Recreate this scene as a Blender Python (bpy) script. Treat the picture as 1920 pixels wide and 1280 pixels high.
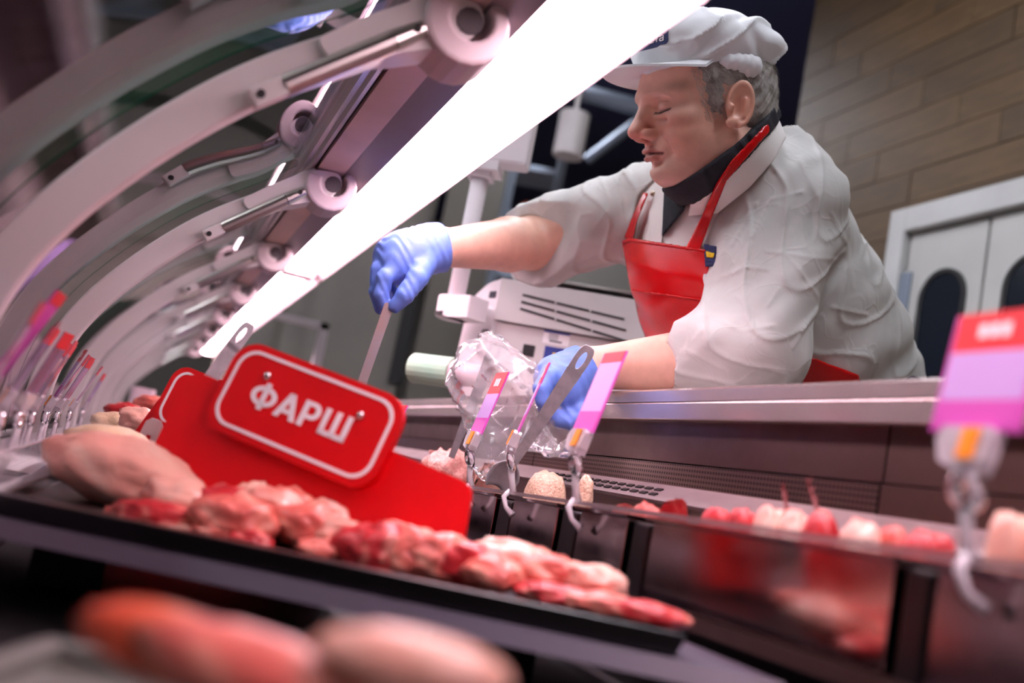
import bpy, bmesh, math, random
import numpy as np
from mathutils import Vector, Matrix, noise

rng = random.Random(7)
SC = bpy.context.scene
COL = SC.collection
for o in list(bpy.data.objects):
    bpy.data.objects.remove(o)

# ------------------------------------------------------------------ camera, world, exposure
FPX = 1870.0                                     # focal length in pixels of a 1920 wide frame (35 mm lens)
RHO, PHI, TH = math.radians(11), math.radians(7.9), math.radians(19.1)
DROP = -0.13                                     # the scene is laid out with the lens at z = 1.0 and lowered at the end, so the floor is z = 0
FLOOR = 0.13
CF = np.array([math.sin(TH) * math.cos(PHI), math.cos(TH) * math.cos(PHI), math.sin(PHI)])
R0 = np.array([math.cos(TH), -math.sin(TH), 0.0])
U0 = np.cross(R0, CF)
CR = R0 * math.cos(RHO) + U0 * math.sin(RHO)
CU = U0 * math.cos(RHO) - R0 * math.sin(RHO)
CC = np.array([0.0, 0.0, 1.0])

cam_d = bpy.data.cameras.new('camera')
cam = bpy.data.objects.new('camera', cam_d)
COL.objects.link(cam)
cam_d.sensor_width = 36.0
cam_d.lens = 36.0 * FPX / 1920.0
cam_d.clip_start = 0.01
cam_d.dof.use_dof = True
cam_d.dof.focus_distance = 1.36
cam_d.dof.aperture_fstop = 2.8
cam.matrix_world = Matrix(((CR[0], CU[0], -CF[0], CC[0]), (CR[1], CU[1], -CF[1], CC[1]),
                           (CR[2], CU[2], -CF[2], CC[2]), (0, 0, 0, 1)))
SC.camera = cam

world = bpy.data.worlds.new('world')
SC.world = world
world.use_nodes = True
world.node_tree.nodes['Background'].inputs[0].default_value = (0.5, 0.52, 0.56, 1)
world.node_tree.nodes['Background'].inputs[1].default_value = 0.05

SC.view_settings.view_transform = 'Standard'
SC.view_settings.look = 'None'
SC.view_settings.gamma = 1.0
SC.view_settings.use_curve_mapping = False
SC.view_settings.exposure = 0.0
LAMP_POWER = 26.0          # emission of the pink case lamp
CEIL_POWER = 50.0         # emission of the shop's ceiling lights


def P(x, y, d):
    return CC + d * (CF + CR * ((x - 960) / FPX) - CU * ((y - 640) / FPX))


def ray(x, y):
    return CF + CR * ((x - 960) / FPX) - CU * ((y - 640) / FPX)


def onZ(x, y, z):
    r = ray(x, y)
    return CC + r * ((z - CC[2]) / r[2])


def onX(x, y, X):
    r = ray(x, y)
    return CC + r * (X / r[0])


def onY(x, y, Y):
    r = ray(x, y)
    return CC + r * (Y / r[1])


def plane_hit(o, n, x, y):
    r = ray(x, y)
    return CC + r * (np.dot(o - CC, n) / np.dot(r, n))


def unit(v):
    v = np.asarray(v, float)
    return v / np.linalg.norm(v)


# ------------------------------------------------------------------ materials
def H(s, a=1.0):
    s = s.lstrip('#')
    c = [int(s[i:i + 2], 16) / 255 for i in (0, 2, 4)]
    return tuple((x / 12.92 if x <= 0.04045 else ((x + 0.055) / 1.055) ** 2.4) for x in c) + (a,)


def nt(name):
    m = bpy.data.materials.new(name)
    m.use_nodes = True
    return m, m.node_tree, m.node_tree.nodes['Principled BSDF']


def setin(n, **kw):
    for k, v in kw.items():
        n.inputs[k.replace('_', ' ')].default_value = v


def noise_tex(t, scale, detail=4, rough=0.55, coord='Object', stretch=None, dist=0.0):
    tc = t.nodes.new('ShaderNodeTexCoord')
    n = t.nodes.new('ShaderNodeTexNoise')
    n.inputs['Scale'].default_value = scale
    n.inputs['Detail'].default_value = detail
    n.inputs['Roughness'].default_value = rough
    n.inputs['Distortion'].default_value = dist
    if stretch:
        mp = t.nodes.new('ShaderNodeMapping')
        mp.inputs['Scale'].default_value = stretch
        t.links.new(tc.outputs[coord], mp.inputs[0])
        t.links.new(mp.outputs[0], n.inputs['Vector'])
    else:
        t.links.new(tc.outputs[coord], n.inputs['Vector'])
    return n


def ramp(t, src, stops):
    r = t.nodes.new('ShaderNodeValToRGB')
    e = r.color_ramp.elements
    while len(e) < len(stops):
        e.new(0.5)
    for el, (p, c) in zip(e, stops):
        el.position = p
        el.color = c
    t.links.new(src, r.inputs[0])
    return r


def add_bump(t, bsdf, height, strength=0.3, dist=0.002):
    b = t.nodes.new('ShaderNodeBump')
    b.inputs['Strength'].default_value = strength
    b.inputs['Distance'].default_value = dist
    t.links.new(height, b.inputs['Height'])
    t.links.new(b.outputs[0], bsdf.inputs['Normal'])
    return b


def mat(name, c, rough=0.5, metal=0.0, c2=None, vs=30, bump=0.0, bs=120, spec=0.5, coat=0.0, stretch=None, sss=0.0, lo=0.35, hi=0.65):
    m, t, b = nt(name)
    setin(b, Base_Color=H(c), Roughness=rough, Metallic=metal)
    b.inputs['Specular IOR Level'].default_value = spec
    b.inputs['Coat Weight'].default_value = coat
    if sss:
        b.inputs['Subsurface Weight'].default_value = sss
        b.inputs['Subsurface Radius'].default_value = (0.012, 0.005, 0.003)
        b.inputs['Subsurface Scale'].default_value = 0.5
    if c2:
        n = noise_tex(t, vs, stretch=stretch)
        r = ramp(t, n.outputs[0], [(lo, H(c)), (hi, H(c2))])
        t.links.new(r.outputs[0], b.inputs['Base Color'])
    if bump:
        n = noise_tex(t, bs, stretch=stretch)
        add_bump(t, b, n.outputs[0], bump)
    return m


def emis(name, c, s):
    m, t, b = nt(name)
    setin(b, Base_Color=H(c), Roughness=0.5)
    b.inputs['Emission Color'].default_value = H(c)
    b.inputs['Emission Strength'].default_value = s
    return m


def glass(name, tint=(0.95, 0.97, 0.96, 1), body=None, bodyw=0.0, rough=0.02, ior=1.5, refl=(1, 1, 1, 1)):
    m = bpy.data.materials.new(name)
    m.use_nodes = True
    t = m.node_tree
    t.nodes.clear()
    out = t.nodes.new('ShaderNodeOutputMaterial')
    tr = t.nodes.new('ShaderNodeBsdfTransparent')
    tr.inputs[0].default_value = tint
    gl = t.nodes.new('ShaderNodeBsdfGlossy')
    gl.inputs['Roughness'].default_value = rough
    gl.inputs['Color'].default_value = refl
    fr = t.nodes.new('ShaderNodeFresnel')
    fr.inputs[0].default_value = ior
    mx = t.nodes.new('ShaderNodeMixShader')
    t.links.new(fr.outputs[0], mx.inputs[0])
    src = tr
    if body:
        df = t.nodes.new('ShaderNodeBsdfDiffuse')
        df.inputs[0].default_value = body
        m2 = t.nodes.new('ShaderNodeMixShader')
        m2.inputs[0].default_value = bodyw
        t.links.new(tr.outputs[0], m2.inputs[1])
        t.links.new(df.outputs[0], m2.inputs[2])
        src = m2
    t.links.new(src.outputs[0], mx.inputs[1])
    t.links.new(gl.outputs[0], mx.inputs[2])
    t.links.new(mx.outputs[0], out.inputs[0])
    return m


M = {}
M['case_white'] = mat('case_white', 'ded8d6', 0.35, c2='d2cac8', vs=6)
M['arm_white'] = mat('arm_white', 'd9d2d0', 0.4)
M['chrome'] = mat('chrome', 'cfcac8', 0.18, 1.0)
M['strut_metal'] = mat('strut_metal', 'bdb7b2', 0.28, 1.0)
M['dark_hole'] = mat('dark_hole', '120f10', 0.6)
M['grille_metal'] = mat('grille_metal', 'a89a9a', 0.45, 0.5, c2='9a8b8b', vs=12)
M['hinge_grey'] = mat('hinge_grey', 'c3b2b5', 0.45)
M['canopy_beige'] = mat('canopy_beige', 'd8b4a8', 0.5, c2='caa79b', vs=8, bump=0.1, bs=300)
M['canopy_band'] = mat('canopy_band', '86797b', 0.45)
M['trim_metal'] = mat('trim_metal', 'b5aaac', 0.3, 0.7)
M['reflector'] = mat('reflector', 'e6d4d8', 0.35)
M['lamp_on'] = emis('lamp_on', 'ffdcea', LAMP_POWER)
M['ceil_on'] = emis('ceil_on', 'f3f4ff', CEIL_POWER)
M['blackplastic'] = mat('blackplastic', '0d0c0e', 0.32, spec=0.5)
M['blackmatte'] = mat('blackmatte', '0b0a0b', 0.6)
M['traygrey'] = mat('traygrey', '544d5a', 0.4)
M['greentray'] = mat('greentray', '6d7068', 0.5)
M['rubber'] = mat('rubber', '1a1818', 0.7)
M['red_plastic'] = mat('red_plastic', 'e3000f', 0.42, c2='d9000d', vs=14, bump=0.05, bs=400, spec=0.35)
M['print_white'] = mat('print_white', 'fdf6f8', 0.5)
M['mince'] = None
M['bluelabel'] = mat('bluelabel', '22358a', 0.5)
M['yellowprint'] = mat('yellowprint', 'f0c81e', 0.5)
M['scale_plastic'] = mat('scale_plastic', 'cfc8c6', 0.45, c2='c8c0bf', vs=9, bump=0.03, bs=500)
M['scale_end'] = mat('scale_end', 'e6dcdf', 0.4)
M['seam'] = mat('seam', '4c4648', 0.7)
M['paperwhite'] = mat('paperwhite', 'efe9ea', 0.6)
M['ink'] = mat('ink', '2a2836', 0.6)
M['gloveblue'] = mat('gloveblue', '6f8fe0', 0.5, c2='6485da', vs=40, bump=0.25, bs=160, spec=0.4)
M['hair'] = mat('hair', 'a9a49e', 0.55, c2='77716b', vs=60)
M['scarf'] = mat('scarf', '17171f', 0.8, c2='1e1e28', vs=90, bump=0.3, bs=500)
M['jacket'] = mat('jacket', 'ece7e2', 0.7, bump=0.15, bs=700)
M['stud'] = mat('stud', 'bfae98', 0.3, 1.0)
M['navy'] = mat('navy', '26305f', 0.6)
M['trousers'] = mat('trousers', '2a2d38', 0.8)
M['shoe'] = mat('shoe', 'd8d6d2', 0.5)
M['walldark'] = mat('walldark', '6a5850', 0.7, c2='5a4a44', vs=3)
M['wallgrey'] = mat('wallgrey', '7d786f', 0.7, c2='726d66', vs=1.5)
M['grout'] = mat('grout', '7b6d5e', 0.85)
M['doorwhite'] = mat('doorwhite', 'b9b8b3', 0.45, c2='b0afaa', vs=3)
M['doorframe'] = mat('doorframe', 'bfbfbc', 0.4, c2='b3b3b0', vs=4)
M['doorglass'] = mat('doorglass', '1b2029', 0.08, spec=0.6)
M['floor'] = mat('floor', '9a948c', 0.35, c2='8d8780', vs=2)
M['ceiling'] = mat('ceiling', '3c3f63', 0.8, c2='33365a', vs=1)
M['hallceiling'] = mat('hallceiling', 'a8a298', 0.8, c2='9a948a', vs=1)
M['hallgrey'] = mat('hallgrey', '6a655c', 0.7, c2='5c574f', vs=0.7)
M['rackmetal'] = mat('rackmetal', '8a94a2', 0.4, 0.6)
M['orange'] = mat('orange', 'c0562a', 0.5)
M['mint'] = mat('mint', 'a9d8bd', 0.45, c2='c7e2c6', vs=10)
M['pinkwhite'] = mat('pinkwhite', 'ecd3da', 0.45)


def steel(name, c, rough, aniso_stretch=(2, 160, 160), bump=0.06, c2=None):
    m, t, b = nt(name)
    setin(b, Base_Color=H(c), Roughness=rough, Metallic=1.0)
    n = noise_tex(t, 6, detail=3, stretch=aniso_stretch)
    add_bump(t, b, n.outputs[0], bump, 0.001)
    n2 = noise_tex(t, 9, detail=5)
    r = ramp(t, n2.outputs[0], [(0.3, (rough - 0.06,) * 3 + (1,)), (0.75, (rough + 0.1,) * 3 + (1,))])
    t.links.new(r.outputs[0], b.inputs['Roughness'])
    if c2:
        r2 = ramp(t, n2.outputs[0], [(0.35, H(c)), (0.7, H(c2))])
        t.links.new(r2.outputs[0], b.inputs['Base Color'])
    return m


M['steel'] = steel('steel', 'd8d2d0', 0.2, (160, 2, 160))
M['steel_mirror'] = steel('steel_mirror', '9c8a8a', 0.13, (90, 90, 6), 0.03)
M['steel_dark'] = steel('steel_dark', '77605a', 0.4, (160, 2, 160), c2='654f49')
M['worktop_steel'] = mat('worktop_steel', 'd6cbc8', 0.27, 0.8, c2='c8bcb9', vs=5)
M['spatula_steel'] = mat('spatula_steel', 'b9bcc0', 0.45, 0.15, c2='a3a6aa', vs=60, bump=0.05, bs=300)

M['spatula_dull'] = mat('spatula_dull', '5a3c36', 0.55, 0.0, c2='4c4650', vs=14)

# perforated sheet: fine round holes, too small to build one by one
m, t, b = nt('perforated')
setin(b, Base_Color=H('8f817b'), Roughness=0.35, Metallic=1.0)
tc = t.nodes.new('ShaderNodeTexCoord')
mp = t.nodes.new('ShaderNodeMapping')
mp.inputs['Scale'].default_value = (170, 170, 170)
vo = t.nodes.new('ShaderNodeTexVoronoi')
vo.inputs['Scale'].default_value = 1.0
vo.inputs['Randomness'].default_value = 0.0
t.links.new(tc.outputs['Object'], mp.inputs[0])
t.links.new(mp.outputs[0], vo.inputs['Vector'])
r = ramp(t, vo.outputs['Distance'], [(0.30, H('2c2220')), (0.40, H('8a766d'))])
t.links.new(r.outputs[0], b.inputs['Base Color'])
M['perforated'] = m

# tiles of the rear wall: warm wood-look planks, each with its own tone
m, t, b = nt('plank_tile')
setin(b, Roughness=0.55)
n = noise_tex(t, 5, detail=6, stretch=(1, 1.2, 7))
oi = t.nodes.new('ShaderNodeObjectInfo')
r = ramp(t, n.outputs[0], [(0.3, H('463215')), (0.7, H('5a4224'))])
hs = t.nodes.new('ShaderNodeHueSaturation')
mr = t.nodes.new('ShaderNodeMapRange')
mr.inputs[3].default_value = 0.8
mr.inputs[4].default_value = 1.15
t.links.new(oi.outputs['Random'], mr.inputs[0])
t.links.new(mr.outputs[0], hs.inputs['Value'])
t.links.new(r.outputs[0], hs.inputs['Color'])
t.links.new(hs.outputs[0], b.inputs['Base Color'])
M['plank_tile'] = m


def skin_mat():
    m, t, b = nt('skin')
    at = t.nodes.new('ShaderNodeAttribute')
    at.attribute_name = 'tint'
    n = noise_tex(t, 45, detail=6)
    r = ramp(t, n.outputs[0], [(0.3, (0.93, 0.89, 0.88, 1)), (0.7, (1.06, 1.06, 1.05, 1))])
    mx = t.nodes.new('ShaderNodeMix')
    mx.data_type = 'RGBA'
    mx.blend_type = 'MULTIPLY'
    mx.inputs[0].default_value = 1.0
    t.links.new(at.outputs['Color'], mx.inputs[6])
    t.links.new(r.outputs[0], mx.inputs[7])
    t.links.new(mx.outputs[2], b.inputs['Base Color'])
    setin(b, Roughness=0.48)
    b.inputs['Subsurface Weight'].default_value = 0.15
    b.inputs['Subsurface Radius'].default_value = (0.012, 0.004, 0.002)
    b.inputs['Subsurface Scale'].default_value = 0.4
    n2 = noise_tex(t, 420, detail=3)
    add_bump(t, b, n2.outputs[0], 0.18, 0.0012)
    return m


M['skin'] = skin_mat()


def gown_mat():
    m, t, b = nt('gown_fabric')
    setin(b, Base_Color=H('dfe0dc'), Roughness=0.62)
    b.inputs['Specular IOR Level'].default_value = 0.3
    tc = t.nodes.new('ShaderNodeTexCoord')
    n0 = t.nodes.new('ShaderNodeTexNoise')
    n0.inputs['Scale'].default_value = 7
    t.links.new(tc.outputs['Object'], n0.inputs['Vector'])
    mxv = t.nodes.new('ShaderNodeMix')
    mxv.data_type = 'VECTOR'
    mxv.inputs[0].default_value = 0.25
    t.links.new(tc.outputs['Object'], mxv.inputs[4])
    t.links.new(n0.outputs['Color'], mxv.inputs[5])
    vo = t.nodes.new('ShaderNodeTexVoronoi')
    vo.feature = 'DISTANCE_TO_EDGE'
    vo.inputs['Scale'].default_value = 7
    mpg = t.nodes.new('ShaderNodeMapping')
    mpg.inputs['Rotation'].default_value = (0.5, 0.7, 0.3)
    mpg.inputs['Scale'].default_value = (1.0, 3.2, 1.3)
    t.links.new(mxv.outputs[1], mpg.inputs[0])
    t.links.new(mpg.outputs[0], vo.inputs['Vector'])
    rr = ramp(t, vo.outputs['Distance'], [(0.0, (1, 1, 1, 1)), (0.05, (0, 0, 0, 1))])
    vo2 = t.nodes.new('ShaderNodeTexVoronoi')
    vo2.feature = 'F1'
    vo2.inputs['Scale'].default_value = 26
    t.links.new(mxv.outputs[1], vo2.inputs['Vector'])
    ad = t.nodes.new('ShaderNodeMath')
    ad.operation = 'MULTIPLY_ADD'
    t.links.new(vo2.outputs['Distance'], ad.inputs[0])
    ad.inputs[1].default_value = 0.25
    t.links.new(rr.outputs[0], ad.inputs[2])
    add_bump(t, b, ad.outputs[0], 0.14, 0.005)
    n5 = noise_tex(t, 8, detail=4, dist=1.0)
    r5 = ramp(t, n5.outputs[0], [(0.3, H('c9cac6')), (0.65, H('e4e4e0'))])
    t.links.new(r5.outputs[0], b.inputs['Base Color'])
    tl = t.nodes.new('ShaderNodeBsdfTranslucent')
    tl.inputs[0].default_value = H('e6e6e2')
    mx = t.nodes.new('ShaderNodeMixShader')
    mx.inputs[0].default_value = 0.22
    out = t.nodes['Material Output']
    t.links.new(b.outputs[0], mx.inputs[1])
    t.links.new(tl.outputs[0], mx.inputs[2])
    t.links.new(mx.outputs[0], out.inputs[0])
    return m


M['gown'] = gown_mat()
M['cap'] = mat('cap', 'e4e6e8', 0.65, bump=0.45, bs=26)
M['apron'] = mat('apron', 'd4060f', 0.27, c2='c2050d', vs=12, bump=0.35, bs=22, spec=0.5)


def meat_mat(name, c, c2, c3, vs, rough=0.32, bump=0.3, bs=90, lo=0.42, hi=0.6):
    m, t, b = nt(name)
    n = noise_tex(t, vs, detail=5, dist=0.8)
    r = ramp(t, n.outputs[0], [(0.3, H(c)), (lo + 0.06, H(c2)), (hi, H(c3))])
    t.links.new(r.outputs[0], b.inputs['Base Color'])
    setin(b, Roughness=rough)
    b.inputs['Subsurface Weight'].default_value = 0.12
    b.inputs['Subsurface Radius'].default_value = (0.01, 0.004, 0.003)
    b.inputs['Subsurface Scale'].default_value = 0.5
    n2 = noise_tex(t, bs, detail=4)
    add_bump(t, b, n2.outputs[0], bump, 0.003)
    return m


M['meat_red'] = meat_mat('meat_red', 'b3141e', 'c9343a', 'eaa08e', 34, hi=0.68, bump=0.6)
M['meat_pink'] = meat_mat('meat_pink', 'cc4a44', 'e47a6c', 'f3bfa6', 18, hi=0.66, bump=0.6)
M['meat_pork'] = meat_mat('meat_pork', 'e59a8a', 'f0b7a2', 'f7d8c2', 9, hi=0.6, bump=0.6, bs=60)
M['dry_sprig'] = mat('dry_sprig', '6a201f', 0.7)
M['meat_skin'] = meat_mat('meat_skin', 'ecc9a0', 'f2d8b2', 'f6e4c6', 12, bump=0.4, bs=220)
M['meat_fat'] = meat_mat('meat_fat', 'dd7568', 'efae9c', 'f8dccb', 28, bump=0.5)
M['meat_orange'] = meat_mat('meat_orange', 'd8301f', 'ef6f4c', 'f3a07e', 10)


def mince_mat(name, c, c2):
    m, t, b = nt(name)
    tc = t.nodes.new('ShaderNodeTexCoord')
    vo = t.nodes.new('ShaderNodeTexVoronoi')
    vo.inputs['Scale'].default_value = 300
    t.links.new(tc.outputs['Object'], vo.inputs['Vector'])
    r = ramp(t, vo.outputs['Color'], [(0.2, H(c)), (0.8, H(c2))])
    t.links.new(r.outputs[0], b.inputs['Base Color'])
    setin(b, Roughness=0.4)
    add_bump(t, b, vo.outputs['Distance'], 0.5, -0.002)
    return m


M['mince'] = mince_mat('mince', 'd98980', 'eeb3a4')
M['mince_pale'] = mince_mat('mince_pale', 'e5b59a', 'f2cfb2')

M['front_glass'] = glass('front_glass', (0.95, 0.965, 0.955, 1), ior=2.4)
M['glass_edge'] = mat('glass_edge', '0f4a34', 0.1, spec=0.8)
M['clip_plastic'] = glass('clip_plastic', (0.93, 0.9, 0.92, 1), (0.9, 0.84, 0.88, 1), 0.6, 0.08)
M['bag_film'] = None
M['tag_film'] = glass('tag_film', (0.9, 0.85, 0.92, 1), (0.72, 0.55, 0.78, 1), 0.35, 0.1)
M['tag_red'] = mat('tag_red', 'e5343a', 0.35)
M['tag_lilac'] = mat('tag_lilac', 'c9a5e0', 0.35)
M['tag_magenta'] = mat('tag_magenta', 'd255b8', 0.35)
M['tag_orange'] = mat('tag_orange', 'ff9d1c', 0.4)
M['bulb_glass'] = glass('bulb_glass', (0.97, 0.97, 0.97, 1))


def bag_mat():
    m = glass('bag_film', (0.97, 0.965, 0.965, 1), (0.93, 0.92, 0.92, 1), 0.22, 0.16, 1.3)
    t = m.node_tree
    n = noise_tex(t, 16, detail=2, dist=1.2)
    bp = t.nodes.new('ShaderNodeBump')
    bp.inputs['Strength'].default_value = 0.35
    bp.inputs['Distance'].default_value = 0.01
    t.links.new(n.outputs[0], bp.inputs['Height'])
    for nd in t.nodes:
        if 'Normal' in nd.inputs and nd.type in ('BSDF_GLOSSY', 'FRESNEL', 'BSDF_DIFFUSE'):
            t.links.new(bp.outputs[0], nd.inputs['Normal'])
    return m


M['bag_film'] = bag_mat()


# ------------------------------------------------------------------ object helpers
LOC = {}


class B:
    """collects polygons, then links them as one mesh object"""

    def __init__(s):
        s.v, s.f, s.mi = [], [], []

    def add(s, vs, fs, mi=0):
        o = len(s.v)
        s.v += [tuple(float(c) for c in v) for v in vs]
        s.f += [tuple(i + o for i in f) for f in fs]
        s.mi += [mi] * len(fs)
        return s

    def box(s, lo, hi, mi=0):
        (a, b_, c), (d, e, f) = lo, hi
        return s.obox(((a + d) / 2, (b_ + e) / 2, (c + f) / 2), ((d - a) / 2, 0, 0), (0, (e - b_) / 2, 0), (0, 0, (f - c) / 2), mi)

    def obox(s, c, ax, ay, az, mi=0):
        c, ax, ay, az = (np.array(q, float) for q in (c, ax, ay, az))
        vs = [c + i * ax + j * ay + k * az for k in (-1, 1) for j in (-1, 1) for i in (-1, 1)]
        fs = [(0, 2, 3, 1), (4, 5, 7, 6), (0, 1, 5, 4), (2, 6, 7, 3), (0, 4, 6, 2), (1, 3, 7, 5)]
        if np.dot(np.cross(ax, ay), az) < 0:
            fs = [f[::-1] for f in fs]
        return s.add(vs, fs, mi)

    def prism(s, poly, vec, mi=0, side=None):
        poly = [np.array(p, float) for p in poly]
        vec = np.array(vec, float)
        n = len(poly)
        vs = poly + [p + vec for p in poly]
        nrm = sum((np.cross(poly[i] - poly[0], poly[(i + 1) % n] - poly[0]) for i in range(n)), np.zeros(3))
        bot, top = tuple(range(n)), tuple(range(n, 2 * n))
        sd = [(i, (i + 1) % n, n + (i + 1) % n, n + i) for i in range(n)]
        if np.dot(nrm, vec) > 0:
            bot = bot[::-1]
        else:
            top = top[::-1]
            sd = [f[::-1] for f in sd]
        s.add(vs, [bot, top], mi)
        s.add(vs, sd, mi if side is None else side)
        return s

    def tube(s, pts, r, n=10, cap=True, mi=0, flat=1.0, up=None):
        pts = [np.array(p, float) for p in pts]
        rs = [r] * len(pts) if np.isscalar(r) else list(r)
        vs, fs = [], []
        tn = unit(pts[1] - pts[0])
        ref = np.array(up, float) if up is not None else (np.array([0, 0, 1.0]) if abs(tn[2]) < 0.9 else np.array([1.0, 0, 0]))
        for i, p in enumerate(pts):
            tn = unit(pts[min(i + 1, len(pts) - 1)] - pts[max(i - 1, 0)])
            a = unit(np.cross(tn, ref))
            b_ = np.cross(a, tn)
            ref = b_ if up is None else ref
            for k in range(n):
                th = 2 * math.pi * k / n
                vs.append(p + rs[i] * (math.cos(th) * a + flat * math.sin(th) * b_))
        for i in range(len(pts) - 1):
            for k in range(n):
                k2 = (k + 1) % n
                fs.append((i * n + k, i * n + k2, (i + 1) * n + k2, (i + 1) * n + k))
        if cap:
            fs.append(tuple(range(n - 1, -1, -1)))
            fs.append(tuple(range((len(pts) - 1) * n, len(pts) * n)))
        return s.add(vs, [f[::-1] for f in fs], mi)

    def ell(s, c, r, n=14, mi=0, rot=None):
        r = (r, r, r) if np.isscalar(r) else r
        vs, fs = [], []
        m_ = n // 2
        for i in range(m_ + 1):
            ph = math.pi * i / m_
            for k in range(n):
                th = 2 * math.pi * k / n
                q = np.array([r[0] * math.sin(ph) * math.cos(th), r[1] * math.sin(ph) * math.sin(th), r[2] * math.cos(ph)])
                if rot is not None:
                    q = rot @ q
                vs.append(np.array(c) + q)
        for i in range(m_):
            for k in range(n):
                k2 = (k + 1) % n
                fs.append((i * n + k, (i + 1) * n + k, (i + 1) * n + k2, i * n + k2))
        return s.add(vs, fs, mi)

    def grid(s, rows, mi=0, closed=False):
        nu, nv = len(rows), len(rows[0])
        vs = [p for r_ in rows for p in r_]
        fs = []
        for i in range(nu - 1):
            for j in range(nv if closed else nv - 1):
                j2 = (j + 1) % nv
                fs.append((i * nv + j, i * nv + j2, (i + 1) * nv + j2, (i + 1) * nv + j))
        return s.add(vs, fs, mi)

    def build(s, name, mats, parent=None, smooth=False, bev=0.0, **tags):
        vs = np.array(s.v, float)
        if parent is None:
            lo, hi = vs.min(0), vs.max(0)
            L = np.array([(lo[0] + hi[0]) / 2, (lo[1] + hi[1]) / 2, lo[2]])
        else:
            L = LOC[parent.name]
        me = bpy.data.meshes.new(name)
        me.from_pydata((vs - L).tolist(), [], s.f)
        mats = mats if isinstance(mats, (list, tuple)) else [mats]
        for q in mats:
            me.materials.append(M[q])
        if len(mats) > 1:
            me.polygons.foreach_set('material_index', s.mi)
        if smooth:
            me.shade_smooth()
        me.update()
        o = bpy.data.objects.new(name, me)
        COL.objects.link(o)
        finish(o, parent, L, tags)
        if bev:
            md = o.modifiers.new('bevel', 'BEVEL')
            md.width = bev
            md.segments = 2
            md.limit_method = 'ANGLE'
        return o


def finish(o, parent, L, tags):
    if parent is None:
        o.location = L
    else:
        o.parent = parent
    LOC[o.name] = np.array(L, float)
    for k, v in tags.items():
        o[k] = v


def arrays_obj(name, V, F, mats, parent, smooth=True, tint=None, **tags):
    V = np.asarray(V, float)
    F = np.asarray(F, np.int32)
    if parent is None:
        lo, hi = V.min(0), V.max(0)
        L = np.array([(lo[0] + hi[0]) / 2, (lo[1] + hi[1]) / 2, lo[2]])
    else:
        L = LOC[parent.name]
    me = bpy.data.meshes.new(name)
    k = F.shape[1]
    me.vertices.add(len(V))
    me.vertices.foreach_set('co', (V - L).astype(np.float32).ravel())
    me.loops.add(F.size)
    me.loops.foreach_set('vertex_index', F.ravel())
    me.polygons.add(len(F))
    me.polygons.foreach_set('loop_start', np.arange(0, F.size, k, dtype=np.int32))
    me.update(calc_edges=True)
    me.validate()
    if smooth:
        me.shade_smooth()
    for q in (mats if isinstance(mats, (list, tuple)) else [mats]):
        me.materials.append(M[q])
    if tint is not None:
        ca = me.color_attributes.new('tint', 'FLOAT_COLOR', 'POINT')
        ca.data.foreach_set('color', np.asarray(tint, np.float32).ravel())
    o = bpy.data.objects.new(name, me)
    COL.objects.link(o)
    finish(o, parent, L, tags)
    return o


def thing(name, loc, label, category, group=None, **kw):
    o = bpy.data.objects.new(name, None)
    o.empty_display_size = 0.05
    COL.objects.link(o)
    o['label'] = label
    o['category'] = category
    if group:
        o['group'] = group
    for k, v in kw.items():
        o[k] = v
    o.location = loc
    LOC[o.name] = np.array(loc, float)
    return o


def rrect(w, h, r, n=6):
    pts = []
    for cx, cy, a0 in ((w / 2 - r, h / 2 - r, 0), (-w / 2 + r, h / 2 - r, 90), (-w / 2 + r, -h / 2 + r, 180), (w / 2 - r, -h / 2 + r, 270)):
        for i in range(n + 1):
            a = math.radians(a0 + 90 * i / n)
            pts.append((cx + r * math.cos(a), cy + r * math.sin(a)))
    return pts


def round_poly(pts, r, n=5):
    """round the corners of a 2-D polygon"""
    out = []
    N = len(pts)
    for i in range(N):
        p0, p1, p2 = (np.array(pts[(i + k) % N], float) for k in (-1, 0, 1))
        a, b_ = unit(p0 - p1), unit(p2 - p1)
        rr = min(r[i] if not np.isscalar(r) else r, 0.45 * np.linalg.norm(p0 - p1), 0.45 * np.linalg.norm(p2 - p1))
        s_, e_ = p1 + a * rr, p1 + b_ * rr
        for k in range(n + 1):
            t_ = k / n
            out.append((1 - t_) ** 2 * s_ + 2 * t_ * (1 - t_) * p1 + t_ ** 2 * e_)
    return out


def text_mesh(txt, size, weight=0.0, shear=0.0, extrude=0.0006):
    cu = bpy.data.curves.new('tmp_text', 'FONT')
    cu.body = txt
    cu.size = size
    cu.offset = weight
    cu.extrude = extrude
    cu.shear = shear
    cu.align_x = 'CENTER'
    cu.align_y = 'CENTER'
    o = bpy.data.objects.new('tmp_text', cu)
    COL.objects.link(o)
    dg = bpy.context.evaluated_depsgraph_get()
    me = bpy.data.meshes.new_from_object(o.evaluated_get(dg))
    V = np.array([v.co[:] for v in me.vertices])
    F = [tuple(p.vertices) for p in me.polygons]
    bpy.data.objects.remove(o)
    bpy.data.curves.remove(cu)
    bpy.data.meshes.remove(me)
    return V, F


def put_text(name, txt, size, origin, ux, uy, matn, parent, weight=0.0, shear=0.0, sx=1.0, **tags):
    V, F = text_mesh(txt, size, weight, shear)
    un = np.cross(ux, uy)
    mid = (V.max(0) + V.min(0)) / 2
    V = V - mid
    W = [np.array(origin) + ux * v[0] * sx + uy * v[1] + un * (v[2] + 0.0004) for v in V]
    b_ = B()
    b_.add(W, F)
    return b_.build(name, matn, parent, **tags)


# ------------------------------------------------------------------ signed distance helpers and surface nets
def smin(a, b_, k):
    h = np.clip(0.5 + 0.5 * (b_ - a) / k, 0, 1)
    return b_ * (1 - h) + a * h - k * h * (1 - h)


def smax(a, b_, k):
    return -smin(-a, -b_, k)


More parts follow.
